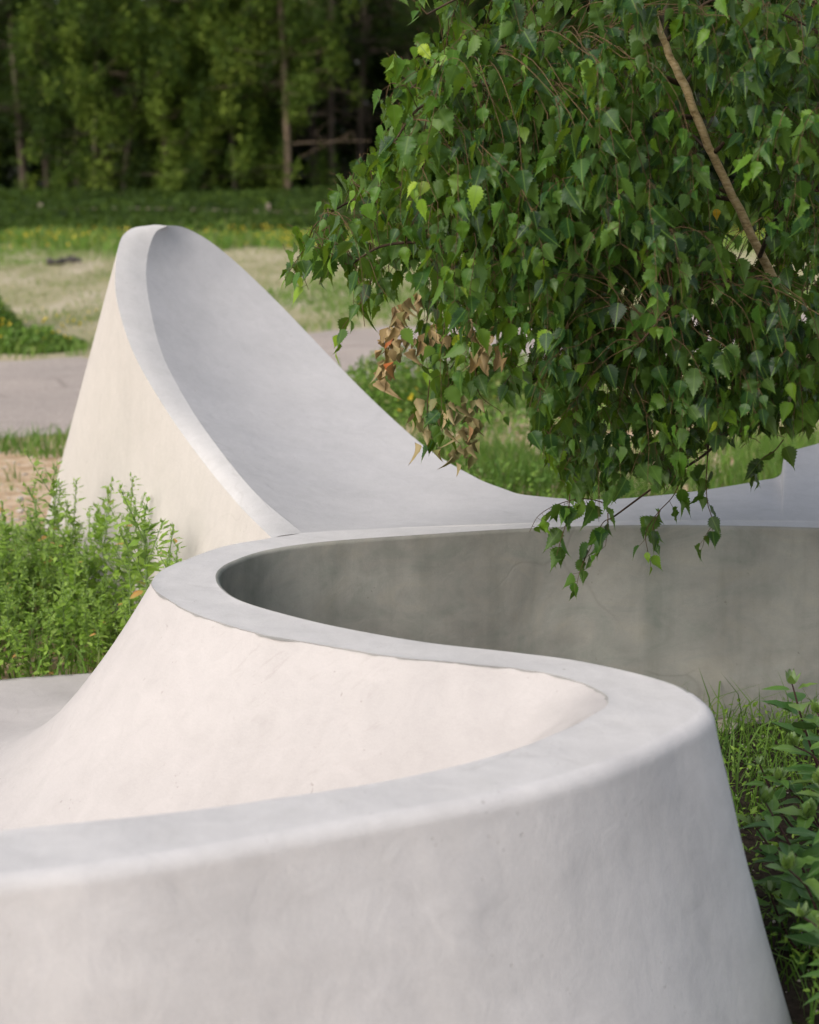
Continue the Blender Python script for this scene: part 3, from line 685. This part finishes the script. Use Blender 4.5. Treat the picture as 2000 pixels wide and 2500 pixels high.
# grass and weeds round the sculpture, this side of the path
n = 190000
x = rng.uniform(-4, 5, n); y = rng.uniform(5.1, 13, n); nearY = np.interp(x, near[:, 0], near[:, 1])
kk = (np.abs(x) < y * .27 + .6) & ~in_path(x, y) & (y < nearY + .1) & clear_of_sculpture(x, y); x, y, nearY = x[kk], y[kk], nearY[kk]
d = vnoise(x * 1.6, y * 1.6 + 9, 12, 4)
right = x > -.3
prob = np.where(right, np.clip((d - .45) * 6, 0.03, 1), np.clip((d - .56) * 8, 0, 1))
strip = np.exp(-((y - (nearY - .22)) / .2) ** 2); prob = np.maximum(prob, strip * .95)
sandy = (~right) & (y > 7.3) & (y < nearY - .5); prob[sandy] *= .12
prob[(~right) & (y < 6.9)] = .9; band = (~right) & (np.abs(y - 9.0 - .15 * np.sin(x * 5)) < .13) & (vnoise(x * 3, y * 3, 62) > .35); prob[band] = .9
kk = rng.random(len(x)) < prob * .8; x, y, strip, right = x[kk], y[kk], strip[kk], right[kk]
h = .03 + .10 * rng.random(len(x)) ** 1.5 + np.where(right & (y < 9), .16, 0) * rng.random(len(x)) * (vnoise(x * 2, y * 2, 5) > .5)
tt = np.clip(np.where(right, .28, .36) + rng.normal(0, .24, len(x)) + .8 * (vnoise(x * 1.3, y * 1.3, 55) - .45), 0, 1)
V, F, t, u = blades(x, y, h, .004 + .005 * rng.random(len(x)), tt, lean=.6, seed=3)
tag(mesh('verge_grass', V, F, GRASS, tint=t, uv=u), 'green grass growing between the concrete sculpture and the path', 'grass', kind='stuff')
# low leafy ground cover
def ground_cover(name, x, y, h, size, mat, label, seed, tint=None, kind='goose', z0=.0):
    r = np.random.default_rng(seed); n = len(x); a = r.uniform(0, 6.28, n)
    pos = np.stack([x, y, z0 + h * r.random(n)], 1); tip = np.stack([np.cos(a), np.sin(a), r.normal(.5, .5, n)], 1); nn = np.stack([r.normal(0, .4, n), r.normal(0, .4, n) - .2, np.ones(n)], 1)
    V, F, t, u = leaves(kind, pos, tip, nn, size * r.uniform(.5, 1.3, n), np.clip(r.normal(.45, .2, n), 0, .9) if tint is None else tint, r=r)
    return tag(mesh(name, V, F, mat, tint=t, uv=u), label, 'ground cover', kind='stuff')
n = 9000; x = rng.uniform(-2.3, -.35, n); y = rng.uniform(5.05, 6.9, n); kk = clear_of_sculpture(x, y); x, y = x[kk], y[kk]
ground_cover('weed_cover', x, y, np.interp(y, [5.1, 6.2, 6.9], [.10, .22, .12]), .028, WEED, 'low leafy weeds filling the ground left of the sculpture', 5)
n = 16000; x = rng.uniform(-.4, 3.2, n); y = rng.uniform(5.4, 11.5, n); d = vnoise(x * .9, y * .9, 33); kk = clear_of_sculpture(x, y) & (d > .47) & ~in_path(x, y); x, y = x[kk], y[kk]
ground_cover('verge_weeds', x, y, np.where(y < 8, .14, .10), .03, WEED, 'mixed low weeds behind the sculpture deck', 6, tint=np.clip(rng.normal(.15, .2, len(x)), 0, .9))
n = 6500; x = rng.uniform(.5, 1.9, n); y = rng.uniform(2.7, 4.75, n); d = vnoise(x * 3, y * 3, 9); kk = clear_of_sculpture(x, y) & (seg_dist(np.stack([x, y], 1), E1[:cut]) > .2) & (d > .25); x, y = x[kk], y[kk]
ground_cover('pocket_weeds', x, y, dip(x, y) + .09, .022, WEED, 'small leaved weeds on the dark soil right of the front wall', 7, tint=np.clip(rng.normal(.25, .2, len(x)), 0, .9), kind='small')
n = 5000; x = rng.uniform(.5, 1.9, n); y = rng.uniform(2.6, 4.75, n); d = vnoise(x * 2.6, y * 2.6, 19); kk = clear_of_sculpture(x, y) & (seg_dist(np.stack([x, y], 1), E1[:cut]) > .2) & (d > .42); x, y = x[kk], y[kk]
V, F, t, u = blades(x, y, .06 + .16 * rng.random(len(x)) ** 2, .003 + .003 * rng.random(len(x)), np.clip(rng.normal(.30, .16, len(x)), 0, 1), z0=dip(x, y), lean=.9, seed=4)
tag(mesh('pocket_grass', V, F, GRASS, tint=t, uv=u), 'thin arching grass in the planting pocket right of the front wall', 'grass', kind='stuff')

# gravel and stones
def stones_mesh(pts, sizes, seed):
    r = np.random.default_rng(seed); ico = bmesh.new(); bmesh.ops.create_icosphere(ico, subdivisions=1, radius=1)
    b = np.array([v.co[:] for v in ico.verts]); f = np.array([[v.index for v in q.verts] for q in ico.faces]); ico.free()
    n = len(pts); s = r.uniform(.5, 1.2, (n, 1, 3)) * np.array([1, 1, .6]); V = b[None] * s * (1 + r.normal(0, .13, (n, len(b), 1))) * sizes[:, None, None] + pts[:, None]
    return V.reshape(-1, 3), (f[None] + (np.arange(n) * len(b))[:, None, None]).reshape(-1, 3)
n = 9000; x = rng.uniform(-2.6, 3.4, n); y = rng.uniform(5.3, 11.5, n); kk = clear_of_sculpture(x, y) & ~in_path(x, y) & (vnoise(x * 1.7, y * 1.7, 41) > .42); x, y = x[kk], y[kk]
V, F = stones_mesh(np.stack([x, y, np.zeros(len(x))], 1), .004 + .012 * rng.random(len(x)) ** 3, 1)
tag(mesh('gravel', V, F, STONE, smooth=False), 'loose pale gravel scattered on the sandy ground', 'gravel', kind='stuff')
n = 900; x = rng.normal(-1.55, .22, n); y = rng.normal(6.75, .28, n); kk = clear_of_sculpture(x, y); x, y = x[kk], y[kk]
V, F = stones_mesh(np.stack([x, y, .05 * rng.random(len(x))], 1), .008 + .016 * rng.random(len(x)), 2)
tag(mesh('rubble', V, F, STONE, smooth=False), 'pale chalky rubble at the left foot of the pointed fin', 'rubble', kind='stuff')
n = 420; x = rng.uniform(.55, 1.2, n); y = rng.uniform(2.9, 4.8, n); kk = clear_of_sculpture(x, y) & (seg_dist(np.stack([x, y], 1), E1[:cut]) > .2); x, y = x[kk], y[kk]
V, F = stones_mesh(np.stack([x, y, dip(x, y)], 1), .002 + .009 * rng.random(len(x)) ** 3, 3)
tag(mesh('pocket_gravel', V, F, STONE, smooth=False), 'scattered pale stone chips on dark soil by the inner wall', 'gravel', kind='stuff')
for (u_, v_, s, lab) in [(1535, 1527, .035, 'pale stone against the foot of the inner wall, left one of the pair'), (1592, 1512, .028, 'flat pale stone by the inner wall, right one of the pair')]:
    p = PZ(u_, v_, .01); V, F = stones_mesh(np.array([p]), np.array([s]), int(u_)); tag(mesh('stone', V, F, STONE, smooth=False), lab, 'stone', 'pale stones by the raw wall')

# ---------------------------------------------------------------- goosefoot plants on the left
def goosefoot(hgt, seed):
    r = np.random.default_rng(seed); rt = empty('goosefoot_plant')
    n = 10; st = np.zeros((n, 3)); st[:, 2] = np.linspace(0, hgt, n); st[:, 0] = np.cumsum(r.normal(0, .006, n)); st[:, 1] = np.cumsum(r.normal(0, .006, n)); st[0] = 0
    paths = [(st, np.linspace(.003, .0012, n))]; specs = []
    def dress(path, base, dens):
        d = np.linspace(0, 1, int(dens * np.linalg.norm(path[-1] - path[0]) / .014) + 2)[1:]
        for f in d:
            k = f * (len(path) - 1); i = int(min(k, len(path) - 2)); p = path[i] * (1 - (k - i)) + path[i + 1] * (k - i)
            a = r.uniform(0, 6.28); s = base * (1.05 - .72 * f ** 1.5) * r.uniform(.7, 1.2)
            if f > .72:                                       # flower spike
                for q in range(4):
                    a = r.uniform(0, 6.28); specs.append((p + r.normal(0, .003, 3), (math.cos(a) * .6, math.sin(a) * .6, 1.0), (math.cos(a), math.sin(a), .5), r.uniform(.008, .016), r.uniform(.55, .85), 1))
            specs.append((p + np.array([math.cos(a), math.sin(a), .4]) * .008, (math.cos(a), math.sin(a), r.uniform(-.3, .9)), (math.cos(a) * -.4, math.sin(a) * -.4, 1), s, r.uniform(.3, .85) if r.random() > .03 else .98, 0))
    dress(st, .062, 1.15)
    for k in range(r.integers(3, 6)):
        i = r.integers(3, 8); a = r.uniform(0, 6.28); L = r.uniform(.07, .16); q = np.array([st[i] + np.array([math.cos(a) * f * .5, math.sin(a) * f * .5, f * .9]) * L for f in np.linspace(0, 1, 5)])
        paths.append((q, np.linspace(.0018, .0008, 5))); dress(q, .044, 1.2)
    V, F = tubes(paths, 4); mesh('stem', V, F, WEEDSTEM, rt)
    ps = []
    for kd, nm in ((0, 'goose'), (1, 'small')):
        sp = [s for s in specs if s[5] == kd]; ps.append(leaves(nm, *(np.array([s[i] for s in sp], float) for i in range(5)), r=r))
    V, F, t, u = join(ps); mesh('foliage', V, F, WEED, rt, tint=t, uv=u); return rt
def place(protos, used, i, loc, rz, scale, label, cat, group):
    src = protos[i % len(protos)]
    if not used[i % len(protos)]: o = src; used[i % len(protos)] = True
    else:
        o = src.copy(); col.objects.link(o)
        for ch in list(src.children):
            c = ch.copy(); col.objects.link(c); c.parent = o
    o.location = loc; o.rotation_euler = (rng.normal(0, .07), rng.normal(0, .07), rz); o.scale = (scale,) * 3
    return tag(o, label, cat, group)
protos = [goosefoot(h_, i + 100) for i, h_ in enumerate([.40, .44, .48, .42, .36, .46, .50])]; used = [False] * 7
GP = 'goosefoot plants massed left of the sculpture'
# the ones whose spires stand out against the fin, tops traced
tall = [(118, 985, 6.0, 'tall goosefoot spire rising against the left foot of the fin'), (150, 1012, 5.95, 'goosefoot spire just right of the tallest left one'), (62, 1012, 6.05, 'goosefoot spire against the orange sand, nearest the frame edge'),
        (88, 1050, 5.9, 'short goosefoot spire above the pale rubble'), (205, 1030, 5.8, 'goosefoot spire left of the tallest middle one, before the cream face'), (250, 1000, 5.6, 'tallest goosefoot in the middle, against the cream face of the fin'),
        (292, 1055, 5.35, 'goosefoot right of the tallest middle one, before the cream face'), (318, 1065, 5.2, 'slender goosefoot spire second from the rim end'), (185, 1080, 5.7, 'low goosefoot between the two groups of spires'),
        (360, 1105, 5.0, 'small goosefoot spire near the rim, second from last'), (392, 1145, 4.9, 'smallest goosefoot spire peeping over the curved rim'), (20, 1060, 5.9, 'goosefoot spire at the left frame edge before the sand'),
        (225, 1085, 5.5, 'low bushy goosefoot below the middle spires'), (275, 1100, 5.3, 'low bushy goosefoot in front of the slender spires')]
for i, (u_, v_, yy, lab) in enumerate(tall):
    p = PY(u_, v_, yy); o = place(protos, used, i, (p[0], yy, 0), rng.uniform(0, 6), 1, lab, 'weed', GP)
    hh = [.40, .44, .48, .42, .36, .46, .50][i % 7]; o.scale = (p[2] / hh,) * 3; o.rotation_euler = (0, 0, rng.uniform(0, 6))
i = 0; c = 0
while c < 140 and i < 3000:
    i += 1; xx = rng.uniform(-2.1, -.45); yy = rng.uniform(5.02, 6.35)
    if not clear_of_sculpture(np.array([xx - .0]), np.array([yy - .04]))[0] or not clear_of_sculpture(np.array([xx]), np.array([yy + .05]))[0]: continue
    hh = np.interp(yy, [5.0, 5.5, 6.0, 6.3], [.45, .70, .80, .72]) * rng.uniform(.75, 1.1)
    tp = project(np.array([xx, yy, .43 * hh]))
    lim = np.interp(tp[0], [0, 100, 200, 300, 400], [1085, 1080, 1095, 1130, 1185])
    if tp[1] < lim: hh *= .75
    place(protos, used, c, (xx, yy, 0), rng.uniform(0, 6.28), hh, 'bushy green goosefoot in the dense patch left of the sculpture', 'weed', GP); c += 1

# ---------------------------------------------------------------- large-leaved shrub shoots on the right
def shoot(pts, name_label, seed, size=.10, gap=.058):
    r = np.random.default_rng(seed); P = catmull([np.array(p) for p in pts], 8)
    rt = empty('shrub_shoot', tuple(P[0] * np.array([1, 1, 0])))
    V, F = tubes([(P, np.linspace(.0045, .0018, len(P)))], 6); mesh('stem', V, F, PURPLE, rt)
    L = np.concatenate([[0], np.cumsum(np.linalg.norm(np.diff(P, axis=0), axis=1))]); sp = []
    s = .06; k = 0
    while s < L[-1]:
        i = np.searchsorted(L, s); p = P[min(i, len(P) - 1)]; f = s / L[-1]; a = k * 1.57 + r.normal(0, .3)
        for sg in (0, math.pi):
            b = a + sg; dr_ = np.array([math.cos(b), math.sin(b), r.uniform(-.15, .55)]); sp.append((p + dr_ * .008, dr_, (-math.cos(b) * .3, -math.sin(b) * .3, 1), size * r.uniform(.75, 1.15) * (1 - .45 * f ** 4), r.uniform(.15, .6) + .35 * (f > .85)))
        s += gap * r.uniform(.7, 1.1) * (1 - .4 * f); k += 1
    for q in range(8):
        b = r.uniform(0, 6.28); sp.append((P[-1], (math.cos(b) * .6, math.sin(b) * .6, 1), (math.cos(b), math.sin(b), .3), size * .35, .9))
    V, F, t, u = leaves('lance', *(np.array([q[i] for q in sp], float) for i in range(5)), fold=.35, curl=.4, r=r); V, F, t, u
    mesh('foliage', V, F, SHRUB, rt, tint=t, uv=u); tag(rt, name_label, 'shrub', 'large leaved shoots right of the front wall')
G = lambda x, y: (x, y, float(dip(x, y)) - .02)
def sh(base, tops, lab, seed, **k): shoot([G(*base)] + [tuple(PY(*t)) for t in tops], lab, seed, **k)
sh((1.12, 4.1), [(1740, 1640, 4.05), (1700, 1550, 4.0), (1668, 1440, 3.98)], 'tallest broad leaved shoot standing before the inner wall', 1)
sh((1.05, 3.75), [(1760, 1720, 3.8), (1720, 1600, 3.8), (1672, 1570, 3.78)], 'broad leaved shoot arching left at the middle of the right edge', 2)
sh((.98, 3.5), [(1720, 1880, 3.52), (1670, 1790, 3.5), (1612, 1690, 3.5)], 'dark stemmed shoot leaning left towards the front wall', 3, size=.11)
sh((1.2, 3.9), [(1800, 1700, 3.95), (1760, 1560, 3.9), (1720, 1500, 3.9)], 'broad leaved shoot cut by the right frame edge', 4)
sh((.95, 3.35), [(1740, 1960, 3.38), (1700, 1870, 3.35), (1660, 1830, 3.33)], 'low broad leaved shoot beside the front wall corner', 5, size=.11)
sh((1.1, 3.6), [(1790, 1860, 3.65), (1740, 1760, 3.62), (1700, 1720, 3.6)], 'dense dark shoot behind the leaning one', 6, size=.12)
sh((1.0, 3.2), [(1780, 2030, 3.2), (1730, 1960, 3.2), (1690, 1930, 3.2)], 'lowest broad leaved shoot near the bottom right corner', 7, size=.09)

sh((1.15, 3.35), [(1790, 1800, 3.4), (1750, 1700, 3.38), (1725, 1650, 3.36)], 'broad leaves entering at the right frame edge above the leaning shoot', 8)
sh((1.05, 3.9), [(1770, 1800, 3.9), (1700, 1700, 3.85), (1640, 1640, 3.82)], 'slender shoot leaning left below the tallest one', 9, size=.085)
sh((1.0, 3.05), [(1790, 2090, 3.05), (1760, 2000, 3.05), (1735, 1960, 3.05)], 'broad leaves at the right edge just above the bottom corner', 10)
sh((.98, 4.0), [(1690, 1760, 4.0), (1640, 1700, 3.98), (1600, 1610, 3.96)], 'small leaved shoot nearest the inner wall, left of the tallest', 11, size=.065)
sh((.88, 3.55), [(1680, 2000, 3.5), (1640, 1930, 3.48), (1622, 1880, 3.46)], 'low mid green shoot hugging the front wall', 12, size=.08)
sh((.95, 3.75), [(1700, 1900, 3.72), (1640, 1810, 3.7), (1590, 1740, 3.7)], 'mid green shoot between the leaning one and the wall', 13, size=.085)
# ---------------------------------------------------------------- background: flowers, hedge, rail fence, trees
def cloud(centers, size, tint, seed, flat=1.0):
    r = np.random.default_rng(seed); n = len(centers); A = r.normal(0, 1, (n, 3)); A[:, 2] *= flat; A /= np.linalg.norm(A, axis=1)[:, None]
    B = r.normal(0, 1, (n, 3)); B -= A * (A * B).sum(1)[:, None]; B /= np.linalg.norm(B, axis=1)[:, None]
    s = size * r.uniform(.5, 1.3, n); s = s[:, None]
    V = np.stack([centers - A * s, centers + B * s * .45, centers + A * s, centers - B * s * .45], 1)
    F = (np.array([(0, 1, 2, 3)])[None] + (np.arange(n) * 4)[:, None, None]).reshape(-1, 4); return V.reshape(-1, 3), F, np.repeat(tint, 4), np.zeros((n * 4, 2))
# ragwort
n = 52000; x = rng.uniform(-9, 9, n); y = rng.uniform(22.4, 30, n); kk = rng.random(n) < np.clip((y - 24.4 + 5 * (vnoise(x * .6, y * .6, 15) - .4)) / 2, 0, 1); x = x[kk]; y = y[kk]; n = len(x)
h = .06 + .26 * vnoise(x * .8, y * .8, 71) * rng.random(n)
V, F, t, u = blades(x, y, h, .02 + .02 * rng.random(n), np.clip(rng.normal(.5, .22, n), 0, .95), seed=9); tag(mesh('tall_grass', V, F, GRASS, tint=t, uv=u), 'rough green growth at the far edge of the field', 'grass', kind='stuff')
n = 9000; x = rng.uniform(-9, 9, n); y = rng.uniform(23.5, 25.6, n); kk = (vnoise(x * .9, y * .9, 72, 4) > .50); x, y = x[kk], y[kk]; c = np.stack([x, y, .05 + .2 * rng.random(len(x))], 1)
k2 = rng.random(len(x)) < .42; c = c[k2]; V, F, t, u = cloud(c, .02, rng.random(len(c)), 10); tag(mesh('ragwort_flowers', V, F, FLOWER, tint=t, uv=u), 'band of tiny yellow flowers along the far field edge', 'flowers', kind='stuff')
# left bush by the path and sparse flowers
pa = [(-3.3, 13.8, .42, .42), (-2.75, 13.35, .4, .12), (-3.6, 14.4, .5, .6)]
labs = ['rounded green weed clump at the left frame edge beyond the path', 'low green clump hugging the path edge at left', 'tall green clump mostly cut by the left frame edge']
for (cx, cy, rr_, hh_), lab in zip(pa, labs):
    r = np.random.default_rng(int(cx * -100)); n = 4200; th = r.uniform(0, 6.28, n); ra = rr_ * np.sqrt(r.random(n)); z = hh_ * 1.5 * r.random(n) ** 1.3 * (1 - (ra / rr_) ** 2 * .8) * (.25 + vnoise(th * 2 + 9, ra * 9, 3, 3))
    rt = empty('weed_clump', (cx, cy, 0)); c = np.stack([cx + ra * np.cos(th), cy + ra * np.sin(th), z], 1); V, F, t, u = cloud(c, .03, np.clip(r.normal(.45, .2, n), 0, .85), 3)
    mesh('foliage', V, F, GRASS, rt, tint=t, uv=u)
    ps = []
    for k in range(14):
        a = r.uniform(0, 6.28); q = rr_ * .6 * r.random(); ps.append((np.array([[cx + q * .5 * math.cos(a), cy + q * .5 * math.sin(a), 0], [cx + q * math.cos(a), cy + q * math.sin(a), hh_ * .8]]), .004))
    V, F = tubes(ps, 4); mesh('stems', V, F, WEEDSTEM, rt); tag(rt, lab, 'weed', 'green clumps beyond the path at left')
n = 160; x = np.concatenate([rng.uniform(-3.6, -2.3, n // 2), rng.uniform(-.1, .9, n // 2)]); y = np.concatenate([rng.uniform(12.9, 13.9, n // 2), rng.uniform(9.2, 11.2, n // 2)])
c = np.stack([x, y, .1 + .15 * rng.random(n)], 1); V, F, t, u = cloud(c, .016, rng.random(n), 11); tag(mesh('roadside_flowers', V, F, FLOWER, tint=t, uv=u), 'sparse yellow flowers along the path edges', 'flowers', kind='stuff')
# ragwort clump behind fin shoulder
for (cx, cy, rr_, hh_, lab) in [(-.05, 10.5, .45, .36, 'yellow green weed clump beside the right shoulder of the fin'), (.5, 10.9, .5, .3, 'green weed clump on the near edge of the path behind birch leaves')]:
    r = np.random.default_rng(int(cy * 10)); n = 4200; th = r.uniform(0, 6.28, n); ra = rr_ * np.sqrt(r.random(n)); z = hh_ * r.random(n) * (1 - (ra / rr_) ** 2 * .8)
    rt = empty('weed_clump', (cx, cy, 0)); V, F, t, u = cloud(np.stack([cx + ra * np.cos(th), cy + ra * np.sin(th), z], 1), .02, np.clip(r.normal(.5, .2, n), 0, .85), 4)
    mesh('foliage', V, F, GRASS, rt, tint=t, uv=u); V, F = tubes([(np.array([[cx + .1 * k - .3, cy, 0], [cx + .12 * k - .36, cy, hh_ * .8]]), .004) for k in range(7)], 4)
    mesh('stems', V, F, WEEDSTEM, rt); tag(rt, lab, 'weed', 'weed clumps behind the fin')
# log in the field
p = PZ(135, 549, .05); rt = empty('log', tuple(p * np.array([1, 1, 0])))
pts = np.array([p + np.array([t_, .04 * math.sin(t_ * 9), .012 * math.sin(t_ * 17)]) for t_ in np.linspace(-.19, .19, 12)])
V, F = tubes([(pts, .035 + .012 * np.sin(np.arange(12) * 1.7)), (pts[6] + np.array([[0, 0, 0], [.05, 0, .06]]), .012)], 8); mesh('bark', V, F, DARKWOOD, rt); tag(rt, 'short dark log lying in the dry field', 'log')
# hedge of nettles and brambles behind the field: one unbroken mass
n = 60000; x = rng.uniform(-11, 11, n); y = 26.5 + rng.random(n) * 11; top = .22 + .04 * (y > 30.6) + .26 * (vnoise(x * .6, y * .6, 91) - .4)
z = top * np.sqrt(rng.random(n)); z = np.clip(z, .02, .36); V, F, t, u = cloud(np.stack([x, y, z], 1), .055, np.clip(rng.normal(.36, .17, n) + .4 * (vnoise(x, y, 92) - .4), 0, 1), 12)
tag(mesh('bramble_thicket', V, F, FOREST, tint=t, uv=u), 'tangled dark green thicket below the wood', 'thicket', kind='stuff')
n = 26000; x = rng.uniform(-10, 10, n); y = rng.uniform(26.5, 37.5, n)
V, F, t, u = blades(x, y, (.07 + .20 * rng.random(n) * (.4 + .6 * (y > 30.6))) * (.5 + vnoise(x * .7, y * .7, 93)), .02 + .02 * rng.random(n), np.clip(rng.normal(.25, .16, n), 0, .7), lean=.3, seed=19)
tag(mesh('nettle_stems', V, F, FOREST, tint=t, uv=u), 'upright green stalks rising out of the dark thicket', 'nettles', kind='stuff')
# rail fence
rt = empty('rail_fence', (0, 30.6, 0))
for k, u_ in enumerate((85, 565, 690, 1010, 1400)):
    p = PY(u_, 430, 30.6); bmv = np.array([(sx * .03, sy * .03, z_) for z_ in (0, p[2] + .0) for sx, sy in ((-1, -1), (1, -1), (1, 1), (-1, 1))]) + np.array([p[0], 30.6, 0])
    bmv[4:, 2] += rng.uniform(-.02, .02, 4); mesh('post', bmv, [(0, 1, 5, 4), (1, 2, 6, 5), (2, 3, 7, 6), (3, 0, 4, 7), (4, 5, 6, 7)], WOOD, rt, smooth=False)
zr = PY(400, 443, 30.5)[2]
pts = np.array([[x_, 30.5, zr + .03 * math.sin(x_)] for x_ in np.linspace(-9, 9, 30)]); V, F = tubes([(pts, .017)], 6); mesh('rail', V, F, WOOD, rt)
tag(rt, 'low weathered timber rail half buried in the thicket', 'fence')

# trees of the wood
def wood_tree(x, y, r0, hgt, clumps, label, tcol=0.5, seed=0, bark=FBARK, lean=0., n_leaf=9000, leafsize=.055, bare=0, zlo=.9, name='woodland_tree'):
    r = np.random.default_rng(seed + 500); rt = empty(name, (x, y, 0))
    P = np.array([[x + lean * f + .08 * math.sin(f * 4 + seed), y, hgt * f] for f in np.linspace(0, 1, 12)]); P[0, 2] = -.1
    V, F = tubes([(P, np.linspace(r0, r0 * .45, 12) * (1 + .1 * r.normal(0, 1, 12)))], 9); mesh('trunk', V, F, bark, rt)
    paths = []
    cs = []
    for k in range(int(clumps * 2.4)):
        f = r.uniform(zlo / hgt, .85); a = r.uniform(0, 6.28); L = r.uniform(.5, 1.9) * (1.15 - .4 * f); b = P[int(f * 11)]
        e = b + np.array([math.cos(a) * L, math.sin(a) * L, r.uniform(-.35, .75) * L * .6]); m_ = (b + e) / 2 + r.normal(0, .1, 3)
        paths.append((catmull([b, m_, e], 4), np.linspace(r0 * .22, .008, 9))); cs.append((e, r.uniform(.14, .48)))
        if r.random() < .7: cs.append((m_, r.uniform(.12, .34)))
    for k in range(bare):
        f = r.uniform(.15, 1); a = r.uniform(0, 6.28); L = r.uniform(.6, 1.8); b = P[int(f * 11)]; e = b + np.array([math.cos(a) * L, math.sin(a) * L, r.uniform(-.5, .2) * L])
        paths.append((catmull([b, (b + e) / 2 + r.normal(0, .12, 3), e], 4), np.linspace(.018, .006, 9)))
        for q in range(3):
            e2 = (b + e) / 2 + (e - b) * .15 * q; paths.append((catmull([e2, e2 + r.normal(0, .2, 3), e2 + r.normal(0, .4, 3)], 3), .006))
    V, F = tubes(paths, 4); mesh('branches', V, F, bark, rt)
    if n_leaf and cs:
        wts = np.array([c[1] ** 2 for c in cs]); wts /= wts.sum(); idx = r.choice(len(cs), n_leaf, p=wts)
        cc = np.array([c[0] for c in cs])[idx]; rr_ = np.array([c[1] for c in cs])[idx]
        off = r.normal(0, 1, (n_leaf, 3)); off /= np.linalg.norm(off, axis=1)[:, None]; off *= (r.random(n_leaf) ** .45)[:, None] * rr_[:, None]; off *= .8; off[:, 2] *= 1.7; off += r.normal(0, .05, off.shape)
        ct = r.normal(0, .24, len(cs))[idx] - .12 * np.abs(off[:, 0]) / (rr_ + .01)
        V, F, t, u = cloud(cc + off, leafsize, np.clip(r.normal(tcol, .14, n_leaf) + ct, 0, 1), seed)
        mesh('crown', V, F, FOREST, rt, tint=t, uv=u)
    tag(rt, label, 'tree', 'trees of the wood behind the field'); return rt
def tx(u_, y): return float(PY(u_, 300, y)[0])
T_ = [(597, 38.4, .085, 6.5, 26, 'slim tree with sunlit pale brown trunk in the middle of the wood', .8, 1, dict(bark=LBARK, n_leaf=12000, zlo=2.2, bare=5)),
      (40, 39.5, .09, 7, 20, 'straight dark trunk nearest the left frame edge', .34, 2, dict(bare=8, zlo=1.9)),
      (98, 40.5, .10, 7, 20, 'second straight dark trunk from the left', .28, 3, dict(bare=8, zlo=2.0)),
      (170, 40.0, .07, 6, 18, 'thin dark trunk, third from the left', .34, 4, dict(bare=8, zlo=1.6)),
      (262, 38.6, .07, 6, 26, 'leaning bushy tree with yellow green leaves right of the dark trunks', .74, 5, dict(bare=8, lean=.7, zlo=.3, n_leaf=15000)),
      (345, 39.2, .08, 6.5, 30, 'ivy covered tree with mossy trunk in the left half of the wood', .8, 6, dict(bark=LBARK, bare=8, zlo=.15, n_leaf=24000)),
      (430, 40.0, .09, 6.5, 28, 'leafy tree with bright green low branches right of the ivy covered one', .82, 7, dict(zlo=.2, n_leaf=22000)),
      (485, 38.8, .06, 5.5, 24, 'young light green tree left of the pale trunk', .85, 8, dict(zlo=.5, n_leaf=16000)),
      (660, 41.5, .10, 7, 10, 'dark pine trunk with bare twigs, right of the pale trunk', .25, 9, dict(bare=22, zlo=3.2, n_leaf=3000)),
      (705, 40.5, .09, 7, 8, 'dark pine trunk with bare twigs just left of the birch leaves', .22, 10, dict(bare=22, zlo=3.3, n_leaf=2500)),
      (765, 41.5, .10, 7, 8, 'dark pine partly hidden by the left tips of the birch', .2, 11, dict(bare=22, zlo=3.2, n_leaf=2500)),
      (850, 41.0, .10, 7, 10, 'dark pine behind the upper left edge of the birch', .2, 12, dict(bare=22, zlo=3, n_leaf=2500)),
      (960, 41.0, .10, 7, 14, 'dark tree behind the upper birch leaves', .3, 13, dict(bare=10, zlo=2)),
      (1150, 41.0, .10, 7, 16, 'dark tree hidden behind the middle of the birch', .3, 14, dict(zlo=1.5)),
      (1400, 41.0, .10, 7, 16, 'dark tree hidden behind the birch trunk', .3, 15, dict(zlo=1.5)),
      (1650, 41.0, .10, 7, 16, 'dark tree hidden behind the right side of the birch', .3, 16, dict(zlo=1.5)),
      (-90, 40.0, .10, 7, 22, 'dark tree cut by the left frame edge', .45, 17, dict(zlo=1.2)),
      (200, 38.3, .05, 5.5, 22, 'small tree with fresh green leaves above the thin dark trunk', .6, 18, dict(zlo=2.0, n_leaf=11000))]
for (u_, y, r0, hgt, cl, lab, tc, sd, kw) in T_: wood_tree(tx(u_, y), y, r0, hgt, cl, lab, tc, sd, **kw)
# mass of the wood further in
n = 130000; x = rng.uniform(-17, 17, n); y = rng.uniform(42.5, 50, n); z = rng.random(n) ** .8 * 8.5
dd = vnoise(x * .5, z * .6 + y * .3, 101, 4)
kk = (dd > .30) & ~((x < -3.5) & (z > 3.2) & (dd < .58))
x, y, z = x[kk], y[kk], z[kk]
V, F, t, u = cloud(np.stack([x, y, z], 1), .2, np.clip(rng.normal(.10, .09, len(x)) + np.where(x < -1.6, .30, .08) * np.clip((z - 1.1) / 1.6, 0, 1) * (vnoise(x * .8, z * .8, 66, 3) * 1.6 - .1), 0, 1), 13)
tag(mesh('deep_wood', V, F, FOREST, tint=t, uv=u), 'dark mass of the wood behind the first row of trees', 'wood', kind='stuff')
